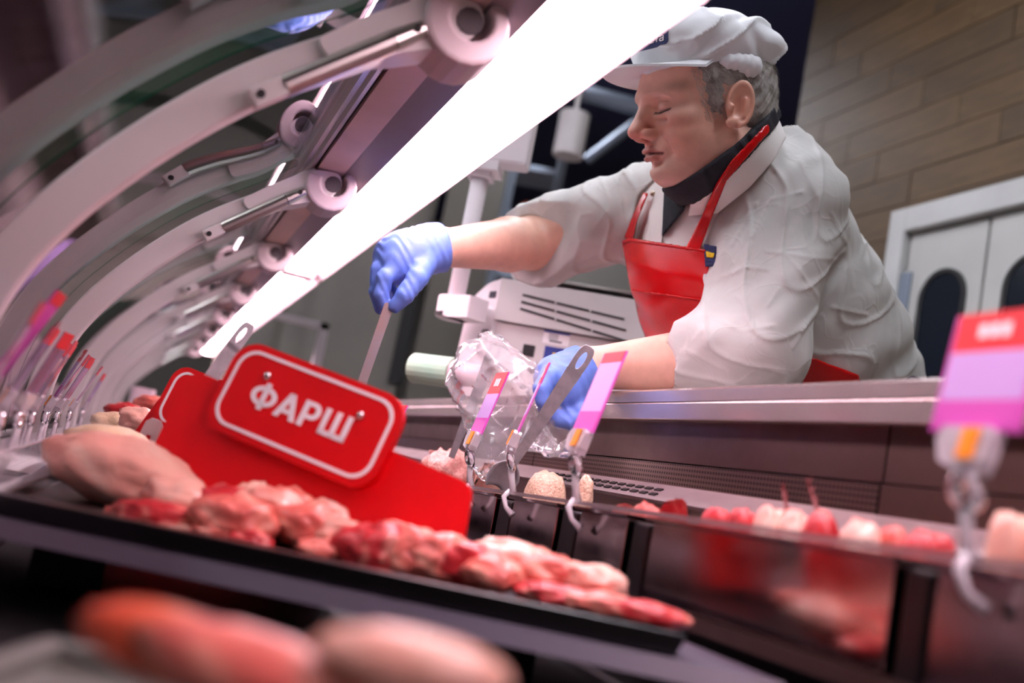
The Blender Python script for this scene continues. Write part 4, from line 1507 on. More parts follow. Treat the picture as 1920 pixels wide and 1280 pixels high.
tag_at(880, 920, 0.437, 'price tag with red header in front of the bag and mince', red=0.36, lean=0.24)
tag_at(958, 932, 0.437, 'price tag seen almost edge on, below the gloved hand with the bag', yaw=0.30, red=0.3, lean=0.24, w=0.040)
tag_at(1078, 952, 0.437, 'price tag with thin red top in front of the gloved wrist', red=0.14, lean=0.24)
tag_at(1815, 1062, 0.437, 'very large blurred price tag at the right edge', red=0.34, lean=0.14, s=0.95, h=0.074, w=0.062)
c = P(728, 770, 1.25)
price_tag((c[0], c[1], c[2] - 0.125), 'small red price tag peeking over the word plate', red=0.5, lean=0.3, s=0.85)
ft = [(-0.105, 0.76, -0.05, 'pale clip tag at the front glass, nearest of the row'), (-0.118, 1.00, 0.1, 'second price tag along the front glass'), (-0.112, 1.12, -0.12, 'third price tag along the front glass'), (-0.118, 1.25, 0.15, 'fourth price tag along the front glass, with orange sticker'),
      (-0.112, 1.42, 0.0, 'fifth price tag along the front glass'), (-0.115, 1.62, 0.1, 'sixth price tag along the front glass'), (-0.115, 1.9, -0.1, 'seventh price tag along the front glass'), (-0.115, 2.25, 0.1, 'farthest price tag along the front glass')]
od = ['first', 'second', 'third', 'fourth', 'fifth', 'sixth']
ft += [(-0.108, y_, yw_, 'small price tag squeezed in after the %s one along the front glass' % od[k]) for k, (y_, yw_) in enumerate(((0.93, -0.1), (1.06, 0.2), (1.185, 0.0), (1.33, -0.15), (1.52, 0.12), (1.76, 0.0)))]
for x, y, yw, nm in ft:
    price_tag((x, y, 0.944), nm, yaw=yw, lean=0.30 + 0.1 * rng.random(), red=0.25, w=0.045, stem_lean=0.0, s=0.72, sleeve_mat='tag_film')
price_tag((-0.112, 0.90, 0.945), 'blurred magenta price tag close to the lens at the left edge', yaw=0.10, lean=0.42, red=0.14, s=0.88, w=0.044, mid='tag_magenta', low='tag_lilac')
along([(-0.128, 0.905), (-0.100, 0.905), (-0.100, 0.945), (-0.128, 0.945)], 0.5, Y1C).build('tag_ledge', 'clip_plastic', case, bev=0.002)
along([(-0.165, 0.84), (-0.100, 0.84), (-0.100, 0.905), (-0.165, 0.905)], 0.5, Y1C).build('ledge_base', 'traygrey', case, bev=0.002)

# ================================================================== SPATULAS
def spatula(pa, pb, wa, wb, label, nrm=None, hole=True, blade=False, thick=0.0022, mt='spatula_steel'):
    """flat steel handle from its holed end pa to pb"""
    pa, pb = np.array(pa), np.array(pb)
    ax = unit(pa - pb)
    view = unit((pa + pb) / 2 - CC)
    side = unit(np.cross(ax, view)) if nrm is None else unit(np.cross(ax, nrm))
    n = np.cross(side, ax)
    L = np.linalg.norm(pa - pb)
    root = thing('spatula', pb, label, 'spatula', 'steel spatulas')
    m = (pa + pb) / 2
    q = lambda u, v: pb + side * u + ax * v
    b_ = B()
    # outline with the slotted hole: build as two strips around the hole
    hw, hl, hc = wa * 0.19, wa * 0.62, L - wa * 1.05
    K = 24
    outer, inner = [], []
    for k in range(K):
        a = 2 * math.pi * k / K
        inner.append(q(hw * math.cos(a), hc + hl * math.sin(a)))
        ov = hc + (wa * 1.05) * math.sin(a) * (1.0 if math.sin(a) > 0 else 1.15)
        ou = wa / 2 * math.copysign(min(1, abs(math.cos(a)) ** (0.5 if math.sin(a) > 0 else 0.12)), math.cos(a))
        outer.append(q(ou, ov))
    low = hc - wa * 1.05 * 1.15
    if hole:
        V_ = inner + outer
        V_ += [v + n * thick for v in V_]
        F_ = []
        for k in range(K):
            k2 = (k + 1) % K
            F_ += [(k, k2, K + k2, K + k), (2 * K + k, 3 * K + k, 3 * K + k2, 2 * K + k2), (k, 2 * K + k, 2 * K + k2, k2), (K + k, K + k2, 3 * K + k2, 3 * K + k)]
        b_.add(V_, F_)
    b_.prism([q(-wa / 2, low + wa * 0.45), q(-wb / 2, 0), q(wb / 2, 0), q(wa / 2, low + wa * 0.45)], n * thick)
    b_.build('handle', mt, root, bev=0.0005)
    if blade:
        bl = B()
        rows = []
        for i in range(9):
            v = -0.050 * i / 8
            w = wb / 2 + (0.020 - wb / 2) * min(1, i / 3.0) ** 0.7 * (1 if i < 7 else (0.85 if i == 7 else 0.55))
            rows.append([q(w * (2 * j / 8 - 1), v) + n * 0.014 * (1 - (2 * j / 8 - 1) ** 2) * min(1, i / 3) for j in range(9)])
        bl.grid(rows)
        o = bl.build('bowl', mt, root, smooth=True)
        sd = o.modifiers.new('solid', 'SOLIDIFY')
        sd.thickness = 0.0015
    return root


spatula(P(1107, 650, 1.27), P(962, 868, 1.34), 0.0215, 0.012, 'long grey steel spatula with slotted handle, standing in the peach mince', blade=True)
spatula(P(938, 628, 1.58), P(846, 858, 1.60), 0.022, 0.010, 'steel spatula seen partly through the clear bag, standing in the mince')
spatula(P(470, 606, 1.12), P(380, 730, 1.10), 0.0165, 0.016, 'short steel spatula handle rising behind the red word plate')
spatula(P(742, 536, 1.525), P(676, 726, 1.44), 0.015, 0.013, 'steel spatula held in the raised blue glove', hole=False, blade=True, mt='spatula_dull')

# ================================================================== SCALE
cor = P(941, 521, 2.06)
fa = unit(np.array([math.cos(TH + math.radians(9)), -math.sin(TH + math.radians(9)), 0]))   # along the long face
fo_ = unit(np.cross(fa, (0, 0, 1)))                                                        # towards the camera side
if fo_ @ CF > 0:
    fo_ = -fo_
back = -fo_
zb_ = 1.156
Hs = cor[2] - zb_
scale = thing('weighing_scale', np.array([cor[0], cor[1], zb_]) + fa * 0.15 + back * 0.1, 'grey-white label printing scale on the worktop, behind the man\'s arms', 'scale')
hz = lambda x, y, off=0.0: plane_hit(cor + fo_ * off, fo_, x, y)
step = Hs * 0.36
sp = B()
sp.prism([cor + back * 0.012 - np.array([0, 0, Hs]), cor + fa * 0.36 + back * 0.012 - np.array([0, 0, Hs]), cor + fa * 0.36 + back * 0.012 - np.array([0, 0, step]), cor + back * 0.012 - np.array([0, 0, step])], back * 0.26)
body = sp.build('lower_body', 'scale_plastic', scale, bev=0.006)
sp = B()
sp.prism([cor - np.array([0, 0, step - 0.003]), cor + fa * 0.37 - np.array([0, 0, step - 0.003]), cor + fa * 0.37, cor], back * 0.27)
upb = sp.build('upper_body', 'scale_plastic', scale, bev=0.006)
for a_, b_ in (((978, 552), (1172, 599)), ((976, 565), (1176, 620)), ((974, 578), (1179, 641))):
    p0, p1 = hz(*a_, 0.0005), hz(*b_, 0.0005)
    u_ = unit(p1 - p0)
    v_ = np.cross(fo_, u_)
    L_ = np.linalg.norm(p1 - p0)
    for k in range(3):
        s0, s1 = L_ * (k / 3) + 0.002, L_ * ((k + 1) / 3) - 0.002
        B().prism([p0 + u_ * s0 - v_ * 0.0022, p0 + u_ * s1 - v_ * 0.0022, p0 + u_ * s1 + v_ * 0.0022, p0 + u_ * s0 + v_ * 0.0022], fo_ * 0.0008).build('vent_slot', 'dark_hole', upb)
# weighing plate on top
tp = B()
tp.prism([cor + fa * 0.015 + back * 0.01 + np.array([0, 0, 0.012]), cor + fa * 0.36 + back * 0.01 + np.array([0, 0, 0.012]), cor + fa * 0.36 + back * 0.26 + np.array([0, 0, 0.012]), cor + fa * 0.015 + back * 0.26 + np.array([0, 0, 0.012])], (0, 0, 0.006))
tp.build('weighing_plate', 'steel', scale, bev=0.002)
# moulded end with a curved cheek
el = unit(-fa * 0.72 + back * 0.70)
en = unit(np.cross(el, (0, 0, 1)))
if en @ CF > 0:
    en = -en
eh = lambda u, v: cor + el * u - np.array([0, 0, v])
cur = [(0.0, 0.0)] + [(0.012 + 0.085 * k / 8, 0.004 + 0.042 * (1 - math.cos(math.pi / 2 * k / 8))) for k in range(9)]
endp = [eh(u, v) for u, v in cur] + [eh(0.105, 0.10), eh(0.112, Hs - 0.03), eh(0.10, Hs), eh(0.0, Hs)]
B().prism(endp, back * 0.20 + fa * 0.10).build('end_cheek', 'scale_end', scale, bev=0.005)
q = eh(0.03, 0.028) + en * 0.001
B().prism([q, q + el * -0.022, q + el * -0.022 - np.array([0, 0, 0.014]), q - np.array([0, 0, 0.014])], en * 0.001).build('badge', 'ink', scale)
q = eh(0.03, step + 0.02) + en * 0.001
for (u0, v0, u1, v1) in ((0, 0, 0.02, 0.003), (0, 0, 0.003, 0.026), (0.017, 0, 0.02, 0.026), (0.0, 0.023, 0.02, 0.026)):
    B().prism([q - el * u0 - np.array([0, 0, v0]), q - el * u1 - np.array([0, 0, v0]), q - el * u1 - np.array([0, 0, v1]), q - el * u0 - np.array([0, 0, v1])], en * 0.001).build('latch_outline', 'seam', scale)
# black knob square, stickers
q = hz(991, 657, -0.0115)
B().obox(q, fa * 0.012, fo_ * 0.002, (0, 0, 0.012)).build('socket', 'dark_hole', body, bev=0.001)
q = hz(1043, 634, -0.0115)
stk = B().obox(q, fa * 0.027, fo_ * 0.0006, (0, 0, 0.013)).build('sticker', 'paperwhite', body)
B().obox(q + np.array([0, 0, 0.0115]), fa * 0.027, fo_ * 0.0009, (0, 0, 0.0022)).build('sticker_band', 'bluelabel', body)
ln = B()
for k in range(4):
    ln.obox(q + np.array([0, 0, 0.006 - 0.0045 * k]) - fa * (0.006 if k < 3 else 0), fa * (0.010 if k < 3 else 0.013), fo_ * 0.0009, (0, 0, 0.0008 if k < 3 else 0.0016))
ln.build('sticker_print', 'ink', body)
q = hz(1045, 672, -0.0115)
B().obox(q, fa * 0.029, fo_ * 0.0006, (0, 0, 0.022)).build('sticker', 'bluelabel', body)
put_text('sticker_mark', '7', 0.026, q + fo_ * 0.0012 - fa * 0.004, fa, np.array([0, 0, 1.0]), 'yellowprint', body, weight=0.001)
# display pole with its bracket and hooded head
pp0, pp1 = P(851, 578, 2.07), P(898, 325, 2.07)
pp1 = np.array([pp0[0], pp0[1], pp1[2]])
bx = np.array([pp0[0], pp0[1], 0])
B().tube([pp0 - np.array([0, 0, 0.01]), pp1], 0.0185, 18).build('display_pole', 'scale_end', scale, smooth=True)
rg = B()
rg.tube([pp0 + np.array([0, 0, -0.024]), pp0 + np.array([0, 0, 0.022])], [0.034, 0.036], 20)
rg.prism([pp0 + np.array([0, 0, -0.024]) + en * 0.03, pp0 + np.array([0, 0, -0.024]) - el * 0.08 + en * 0.02, pp0 + np.array([0, 0, -0.024]) - el * 0.08 - en * 0.03, pp0 + np.array([0, 0, -0.024]) - en * 0.03], (0, 0, 0.045))
br = rg.build('pole_bracket', 'scale_end', scale, bev=0.003)
B().obox(pp0 + en * 0.0345 + np.array([0, 0, -0.018]), el * 0.012, en * 0.002, (0, 0, 0.004)).build('bracket_slot', 'dark_hole', br)
cb = B()
for (z0, z1, r0, r1) in ((0.0, 0.014, 0.024, 0.034), (0.014, 0.034, 0.036, 0.036)):
    cb.prism([pp1 + np.array([0, 0, z0]) + fa * a_ * r0 * 1.1 + fo_ * b_ * r0 for a_, b_ in ((-1, -1), (1, -1), (1, 1), (-1, 1))], (0, 0, z1 - z0))
cb.build('pole_collar', 'scale_end', scale, bev=0.003)
B().obox(pp1 + np.array([0, 0, 0.095]) + fa * 0.02, fa * 0.075, fo_ * 0.03, (0, 0, 0.06)).build('display_head', 'scale_end', scale, bev=0.006)

# wrapping film roll on the worktop
ra_, rb_ = P(772, 722, 1.96), P(905, 762, 1.86)
ra_[2] = rb_[2] = 1.153 + 0.030
roll = thing('film_roll', (ra_ + rb_) / 2 - np.array([0, 0, 0.03]), 'mint green and pink roll lying on the worktop left of the bag', 'roll')
B().tube([ra_, ra_ * 0.45 + rb_ * 0.55], 0.030, 20).build('roll_body', 'mint', roll, smooth=False)
B().tube([ra_ * 0.45 + rb_ * 0.55, rb_], [0.026, 0.019], 20).build('roll_end', 'pinkwhite', roll, smooth=False)
# ================================================================== THE BUTCHER
# joints, laid out where the man stands behind the worktop
LS, RS = P(1474, 388, 1.53), P(1232, 392, 1.74)
NB = P(1400, 318, 1.62)
CH = P(1395, 470, 1.66)
BE = P(1450, 620, 1.72)
PE = P(1535, 745, 1.80)
LE, LW = P(1405, 666, 1.44), P(1112, 690, 1.42)
RE, RW = P(1005, 455, 1.77), P(832, 465, 1.58)

# head frame: f = where the face points, l = his left, u = up through the crown
CL = -CR                                      # towards the left of the photo
toward = -CF
hr_, hy_ = math.radians(4), math.radians(16)
udir = unit(CU * math.cos(hr_) - CR * math.sin(hr_) + toward * 0.05)
fdir = unit((CL * math.cos(hr_) - CU * math.sin(hr_)) * math.cos(hy_) + toward * math.sin(hy_))
fdir = unit(fdir - udir * (udir @ fdir))
ldir = np.cross(udir, fdir)
HC = P(1322, 208, 1.50)
HR = np.stack([fdir, ldir, udir], 1)
HS = 1.0                                      # head size
ZQ = 0.87                                     # short lower face


def hl(p):
    q = ((p - HC) @ HR) / HS
    q[:, 2] = np.where(q[:, 2] < -0.02, -0.02 + (q[:, 2] + 0.02) / ZQ, q[:, 2])
    return q


def hw(x, y, z):
    z = z if z > -0.02 else -0.02 + (z + 0.02) * ZQ
    return HC + HR @ (np.array([x, y, z]) * HS)


def mir(q):
    r = q.copy()
    r[:, 1] = np.abs(r[:, 1])
    return r


def s_ear(q):
    """ear at +y side in mirrored head space; plane nearly parallel to the side of the head"""
    c = np.array([-0.012, 0.076, -0.008])
    a = q - c
    ang = math.radians(14)
    ex = a[:, 0] * math.cos(ang) + a[:, 2] * math.sin(ang)
    ez = -a[:, 0] * math.sin(ang) + a[:, 2] * math.cos(ang)
    out = a[:, 1] + 0.22 * (ex) - 0.004       # flares out at the back
    Q = np.stack([ex, out, ez], 1)
    w = 1 - 0.28 * np.clip(-ez / 0.034, 0, 1)
    Qe = Q.copy()
    Qe[:, 0] = Q[:, 0] / w
    body = s_ell(Qe, (0, 0.0, 0), (0.0195, 0.0065, 0.0335))
    bowl = s_ell(Q, (0.002, 0.0075, -0.002), (0.0110, 0.0080, 0.0185))
    body = smax(body, -bowl, 0.003)
    groove = s_ell(Q, (-0.001, 0.0075, 0.013), (0.0135, 0.0045, 0.0120))
    body = smax(body, -groove, 0.002)
    # helix rim
    rad = np.sqrt((ex / 0.0175) ** 2 + (ez / 0.0315) ** 2) + 1e-9
    rr = (rad - 1) * 0.020
    helix = np.sqrt(rr ** 2 + (out - 0.0035) ** 2) - 0.0034
    helix = np.where((ez < -0.012) & (ex > -0.002), 1.0, helix)
    body = smin(body, helix, 0.002)
    anti = s_cap(Q, (-0.0075, 0.0045, -0.016), (-0.006, 0.0045, 0.010), 0.0026, 0.0026)
    body = smin(body, anti, 0.003)
    trag = s_cap(Q, (0.0115, 0.0050, -0.004), (0.0120, 0.0035, -0.010), 0.0036)
    body = smin(body, trag, 0.003)
    lobe = s_ell(Q, (0.006, 0.002, -0.028), (0.0095, 0.0050, 0.0085))
    return smin(body, lobe, 0.004)


def s_head(q):
    m_ = mir(q)
    d = s_ell(q, (-0.010, 0, 0.036), (0.099, 0.077, 0.084))
    d = smin(d, s_ell(q, (0.024, 0, 0.024), (0.078, 0.066, 0.070)), 0.02)
    d = smin(d, s_ell(q, (0.030, 0, -0.045), (0.058, 0.058, 0.070)), 0.03)
    d = smin(d, s_cap(m_, (-0.006, 0.050, -0.062), (0.060, 0.016, -0.100), 0.024, 0.019), 0.025)
    d = smin(d, s_ell(m_, (0.046, 0.038, -0.045), (0.036, 0.028, 0.036)), 0.015)
    d = smin(d, s_ell(m_, (0.055, 0.046, -0.016), (0.026, 0.018, 0.014)), 0.014)
    d = smin(d, s_ell(q, (0.074, 0, -0.099), (0.019, 0.024, 0.017)), 0.014)
    d = smin(d, s_ell(q, (0.020, 0, -0.105), (0.052, 0.044, 0.026)), 0.02)
    # forehead and brow
    d = smin(d, s_cap(m_, (0.0945, 0.012, 0.021), (0.066, 0.052, 0.019), 0.0105, 0.010), 0.014)
    # eye sockets
    d = smax(d, -s_ell(m_, (0.099, 0.031, 0.003), (0.019, 0.021, 0.0120)), 0.009)
    # lids: a ball, almost closed
    d = smin(d, s_ell(m_, (0.0740, 0.032, 0.002), (0.0160, 0.0165, 0.0130)), 0.003)
    d = smax(d, -s_chain(m_, [(0.0915, 0.021, 0.0095), (0.0890, 0.032, 0.0115), (0.0800, 0.047, 0.0085)], [0.0018, 0.0021, 0.0016]), 0.0025)     # crease over the lid
    d = smax(d, -s_chain(m_, [(0.0905, 0.020, -0.0035), (0.0895, 0.031, -0.0062), (0.0795, 0.047, -0.0045)], [0.0014, 0.0017, 0.0014]), 0.0018)     # lash line
    d = smin(d, s_cap(m_, (0.0860, 0.023, -0.0120), (0.0755, 0.044, -0.0110), 0.0046, 0.0040), 0.006)   # bag under the eye
    d = smax(d, -s_cap(m_, (0.0920, 0.018, -0.0165), (0.0765, 0.046, -0.0195), 0.0018), 0.005)
    # nose
    d = smin(d, s_chain(q, [(0.0925, 0, 0.016), (0.1015, 0, -0.006), (0.1135, 0, -0.030)], [0.0090, 0.0100, 0.0135]), 0.009)
    d = smin(d, s_ell(m_, (0.099, 0.0135, -0.0370), (0.0145, 0.0085, 0.0100)), 0.004)
    d = smax(d, -s_ell(m_, (0.1080, 0.0080, -0.0475), (0.0070, 0.0040, 0.0055)), 0.002)
    d = smax(d, -s_cap(m_, (0.096, 0.0225, -0.031), (0.0835, 0.0235, -0.042), 0.0016), 0.004)
    # smile folds from the wings of the nose
    d = smax(d, -s_chain(m_, [(0.094, 0.024, -0.037), (0.083, 0.034, -0.055), (0.074, 0.035, -0.074)], [0.0022, 0.0026, 0.0016]), 0.007)
    # mouth
    d = smin(d, s_ell(q, (0.079, 0, -0.062), (0.0185, 0.027, 0.0200)), 0.012)
    d = smin(d, s_chain(m_, [(0.0985, 0.0, -0.0630), (0.0955, 0.010, -0.0625), (0.0825, 0.0235, -0.0690)], [0.0052, 0.0056, 0.0030]), 0.004)
    d = smin(d, s_chain(m_, [(0.0955, 0.0, -0.0745), (0.0925, 0.010, -0.0745), (0.0825, 0.0215, -0.0705)], [0.0066, 0.0060, 0.0030]), 0.004)
    d = smax(d, -s_chain(m_, [(0.1035, 0.0, -0.0688), (0.0985, 0.010, -0.0688), (0.0850, 0.0245, -0.0712)], [0.0017, 0.0019, 0.0016]), 0.0016)
    d = smax(d, -s_cap(m_, (0.0955, 0.0, -0.0850), (0.086, 0.014, -0.0845), 0.0034), 0.008)
    return smin(d, s_ear(m_), 0.004)


def s_neck(p):
    return smin(s_cap(p, hw(-0.030, 0, -0.065), NB, 0.068, 0.072), s_cap(p, hw(0.015, 0, -0.085), NB + unit(CH - NB) * 0.05, 0.055, 0.070), 0.03)


# hands -------------------------------------------------------------
RF = dict(
    palm=[(P(822, 462, 1.575), P(758, 474, 1.555), 0.031, 0.034), (P(815, 474, 1.565), P(748, 498, 1.545), 0.028, 0.031), (P(800, 457, 1.585), P(736, 482, 1.572), 0.028, 0.029)],
    fingers=[([P(745, 500, 1.53), P(722, 520, 1.515), P(715, 552, 1.515), P(724, 578, 1.52)], [0.0145, 0.0130, 0.0118, 0.0095]),
             ([P(728, 482, 1.55), P(710, 505, 1.54), P(706, 545, 1.54), P(712, 578, 1.545)], [0.0140, 0.0128, 0.0115, 0.0092]),
             ([P(730, 478, 1.575), P(712, 500, 1.57), P(712, 538, 1.57), P(728, 560, 1.56)], [0.0135, 0.0125, 0.0110, 0.0090]),
             ([P(738, 480, 1.595), P(722, 500, 1.595), P(724, 530, 1.59), P(738, 548, 1.578)], [0.0120, 0.0110, 0.0100, 0.0085]),
             ([P(800, 488, 1.545), P(782, 522, 1.515), P(760, 552, 1.505), P(741, 574, 1.508)], [0.0200, 0.0165, 0.0140, 0.0105])])
LF = dict(
    palm=[(P(1092, 694, 1.415), P(1055, 715, 1.40), 0.029, 0.032), (P(1082, 690, 1.43), P(1040, 705, 1.42), 0.027, 0.028), (P(1090, 710, 1.40), P(1062, 738, 1.385), 0.024, 0.026)],
    fingers=[([P(1034, 722, 1.405), P(1020, 746, 1.392), P(1026, 770, 1.38), P(1043, 782, 1.37)], [0.0135, 0.0122, 0.0110, 0.0090]),
             ([P(1050, 738, 1.395), P(1041, 766, 1.38), P(1051, 788, 1.366), P(1068, 794, 1.358)], [0.0132, 0.0120, 0.0108, 0.0088]),
             ([P(1069, 748, 1.387), P(1067, 774, 1.372), P(1079, 790, 1.36), P(1094, 788, 1.352)], [0.0125, 0.0115, 0.0102, 0.0085]),
             ([P(1086, 750, 1.38), P(1089, 771, 1.366), P(1099, 781, 1.357), P(1109, 773, 1.352)], [0.0110, 0.0100, 0.0092, 0.0080]),
             ([P(1060, 700, 1.395), P(1030, 710, 1.370), P(1016, 730, 1.356), P(1018, 752, 1.350)], [0.0190, 0.0150, 0.0125, 0.0098])])


def s_hand(p, hd, wrist, wr):
    d = None
    for a, b_, ra, rb in hd['palm']:
        e = s_cap(p, a, b_, ra, rb)
        d = e if d is None else smin(d, e, 0.025)
    for pts, rs in hd['fingers']:
        d = smin(d, s_chain(p, pts, rs, 0.003), 0.0055)
    return smin(d, s_cap(p, wrist, hd['palm'][0][0], wr, wr), 0.012)


# body --------------------------------------------------------------
TORSO = [(NB, CH, 0.075, 0.155), (CH, BE, 0.158, 0.172), (BE, PE, 0.172, 0.168)]


def s_torso(p):
    d = None
    for a, b_, ra, rb in TORSO:
        e = s_cap(p, a, b_, ra, rb)
        d = e if d is None else smin(d, e, 0.05)
    d = smin(d, s_cap(p, LS, NB, 0.066, 0.06), 0.05)
    d = smin(d, s_cap(p, RS, NB, 0.066, 0.06), 0.05)
    return d


def arm(p, S, Eb, W, r):
    """upper arm and forearm with a muscle belly below the elbow"""
    mid = Eb * 0.68 + W * 0.32
    d = s_cap(p, S, Eb, r[0], r[1])
    d = smin(d, s_chain(p, [Eb, mid, W], [r[1], r[2], r[3]], 0.01), 0.02)
    return d


AR = (0.058, 0.045, 0.046, 0.030)


def s_body(p):
    d = np.linalg.norm(p - HC, axis=1) - 0.165
    nr_ = d < 0.03
    if nr_.any():
        d[nr_] = s_head(hl(p[nr_])) * HS
    d = smin(d, s_neck(p), 0.018)
    d = smin(d, s_torso(p) + 0.012, 0.03)
    d = smin(d, arm(p, LS, LE, LW, AR), 0.02)
    d = smin(d, arm(p, RS, RE, RW, AR), 0.02)
    for hd, W in ((LF, LW), (RF, RW)):
        e = np.linalg.norm(p - W, axis=1) - 0.20
        nr_ = e < 0.03
        if nr_.any():
            e[nr_] = s_hand(p[nr_], hd, W, 0.030) + 0.0028
        d = smin(d, e, 0.008)
    return d


allp = np.array([LS, RS, NB, CH, BE, PE, LE, LW, RE, RW])
pts_h = [np.array(q) for hd in (RF, LF) for f_ in hd['fingers'] for q in f_[0]]
lo = np.minimum(allp.min(0), np.array(pts_h).min(0)) - np.array([0.05, 0.20, 0.06])
hi = np.maximum(allp.max(0), np.array(pts_h).max(0)) + np.array([0.20, 0.12, 0.05])
lo[2] = 1.10
hi[2] = HC[2] + 0.16
V, F = nets(s_body, lo, hi, 0.0021)

# skin tones: redder cheeks, nose, lips and ears; grey stubble on the jaw
base = np.array(H('ebbca6')[:3])
tint = np.tile(base, (len(V), 1))
q = hl(V)
head = (np.linalg.norm(q, axis=1) < 0.19)
mq = mir(q)


def blend(wt, c):
    global tint
    wt = np.clip(wt, 0, 1)[:, None]
    tint = tint * (1 - wt) + np.array(H(c)[:3]) * wt


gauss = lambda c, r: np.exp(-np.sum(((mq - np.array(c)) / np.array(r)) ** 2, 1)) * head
blend(gauss((0.06, 0.045, -0.035), (0.04, 0.03, 0.03)) * 0.75, 'c0735f')
blend(gauss((0.115, 0.0, -0.035), (0.025, 0.025, 0.018)) * 0.8, 'c46a58')
blend(gauss((-0.012, 0.085, -0.008), (0.03, 0.02, 0.04)) * 0.7, 'c8806a')
blend(gauss((0.04, 0.03, -0.10), (0.05, 0.05, 0.035)) * 0.45, 'b3806f')
lipd = np.minimum(s_chain(mq, [(0.0985, 0.0, -0.0630), (0.0955, 0.010, -0.0625), (0.0825, 0.0235, -0.0690)], [0.0052, 0.0056, 0.0030]),
                  s_chain(mq, [(0.0955, 0.0, -0.0745), (0.0925, 0.010, -0.0745), (0.0825, 0.0215, -0.0705)], [0.0066, 0.0060, 0.0030]))
blend((1 - np.clip(lipd / 0.0018, 0, 1)) * head * 0.8, 'b2635a')
slit = s_chain(mq, [(0.1035, 0.0, -0.0688), (0.0985, 0.010, -0.0688), (0.0850, 0.0245, -0.0712)], [0.0017, 0.0019, 0.0016])
blend((1 - np.clip(slit / 0.0012, 0, 1)) * head * 0.75, '5d2a26')
lash = s_chain(mq, [(0.0905, 0.020, -0.0035), (0.0895, 0.031, -0.0062), (0.0795, 0.047, -0.0045)], [0.0014, 0.0017, 0.0014])
blend((1 - np.clip(lash / 0.0012, 0, 1)) * head * 0.6, '6b4034')
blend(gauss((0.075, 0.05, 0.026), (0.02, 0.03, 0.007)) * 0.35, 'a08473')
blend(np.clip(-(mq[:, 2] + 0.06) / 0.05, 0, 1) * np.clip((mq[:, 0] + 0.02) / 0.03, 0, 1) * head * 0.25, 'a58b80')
tint4 = np.concatenate([tint, np.ones((len(V), 1))], 1)
eard = np.linalg.norm((mq - np.array([-0.010, 0.080, -0.010])) / np.array([0.0085, 0.010, 0.016]), axis=1)
blend((1 - np.clip(eard, 0, 1)) * head * 0.55, '8a4a3c')  # shade of the ear hollow blended into the skin tint
blend(np.exp(-((mq[:, 0] - 0.024) / 0.020) ** 2 - ((mq[:, 2] - 0.016) / 0.040) ** 2) * head * (mq[:, 1] > 0.03) * 0.55, '8b7a72')
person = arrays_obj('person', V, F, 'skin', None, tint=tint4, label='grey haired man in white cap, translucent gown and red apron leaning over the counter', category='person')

# gloves -----------------------------------------------------------
def glove(name, hd, W, cuff_to, cutlen, label):
    ax = unit(np.asarray(W) - np.asarray(cuff_to))     # towards the forearm
    end = np.asarray(W) + ax * cutlen

    def f_(p):
        d = s_hand(p, hd, W, 0.0315)
        fl = s_cap(p, np.asarray(W) + ax * (cutlen - 0.012), end + ax * 0.02, 0.0335, 0.0365)
        d = smin(d, fl, 0.01)
        wr = np.sin(p @ np.array([310.0, 150.0, 260.0]) + 2 * np.sin(p @ np.array([90.0, -120.0, 70.0]))) * 0.0006
        d = d - wr
        d = smax(d, (p - end) @ ax, 0.002)
        return d
    ps = np.array([q for f2 in hd['fingers'] for q in f2[0]] + [end] + [q for t_ in hd['palm'] for q in t_[:2]])
    V_, F_ = nets(f_, ps.min(0) - 0.05, ps.max(0) + 0.05, 0.002)
    return arrays_obj(name, V_, F_, 'gloveblue', person)


glove('glove', RF, RW, RF['palm'][0][1], 0.000, '')
gl2 = glove('glove', LF, LW, LF['palm'][0][1], -0.012, '')
# rolled rim of the glove cuff
def cuff(W, cuff_to, off, r, name='glove_rim'):
    ax = unit(np.asarray(W) - np.asarray(cuff_to))
    c = np.asarray(W) + ax * off
    a_ = unit(np.cross(ax, (0, 0, 1)))
    b_ = np.cross(ax, a_)
    B().tube([c + r * (math.cos(k * math.pi / 10) * a_ + math.sin(k * math.pi / 10) * b_) for k in range(21)], 0.0022, 8, cap=False).build(name, 'gloveblue', person, smooth=True)


cuff(RW, RF['palm'][0][1], 0.0, 0.0335)
cuff(LW, LF['palm'][0][1], -0.012, 0.0330)

# clothes ----------------------------------------------------------
def folds(p, amp=1.0):
    a = np.sin(p @ np.array([34.0, 21.0, -48.0]) + 1.8 * np.sin(p @ np.array([17.0, -26.0, 13.0])) + 0.7)
    b_ = np.sin(p @ np.array([-58.0, 33.0, 41.0]) + 2.1 * np.sin(p @ np.array([-23.0, 19.0, 30.0])) + 2.0)
    c = np.sin(p @ np.array([96.0, 70.0, 40.0]) + 2.5 * np.sin(p @ np.array([31.0, 44.0, -37.0])))
    e = np.exp(-(np.sin(p @ np.array([22.0, -40.0, 30.0]) + 1.5 * np.sin(p @ np.array([30.0, 12.0, -22.0]))) / 0.22) ** 2)
    return amp * (0.0030 * a + 0.0011 * b_ + 0.0004 * c + 0.0030 * e)


LCUFF = LE * 0.46 + LW * 0.54                    # where the left sleeve ends
RCUFF = RE * 0.93 + RW * 0.07


def sleeve(p, S, Eb, Cf, r0, r1, r2):
    return smin(s_cap(p, S, Eb, r0, r1), s_cap(p, Eb, Cf, r1, r2), 0.03)


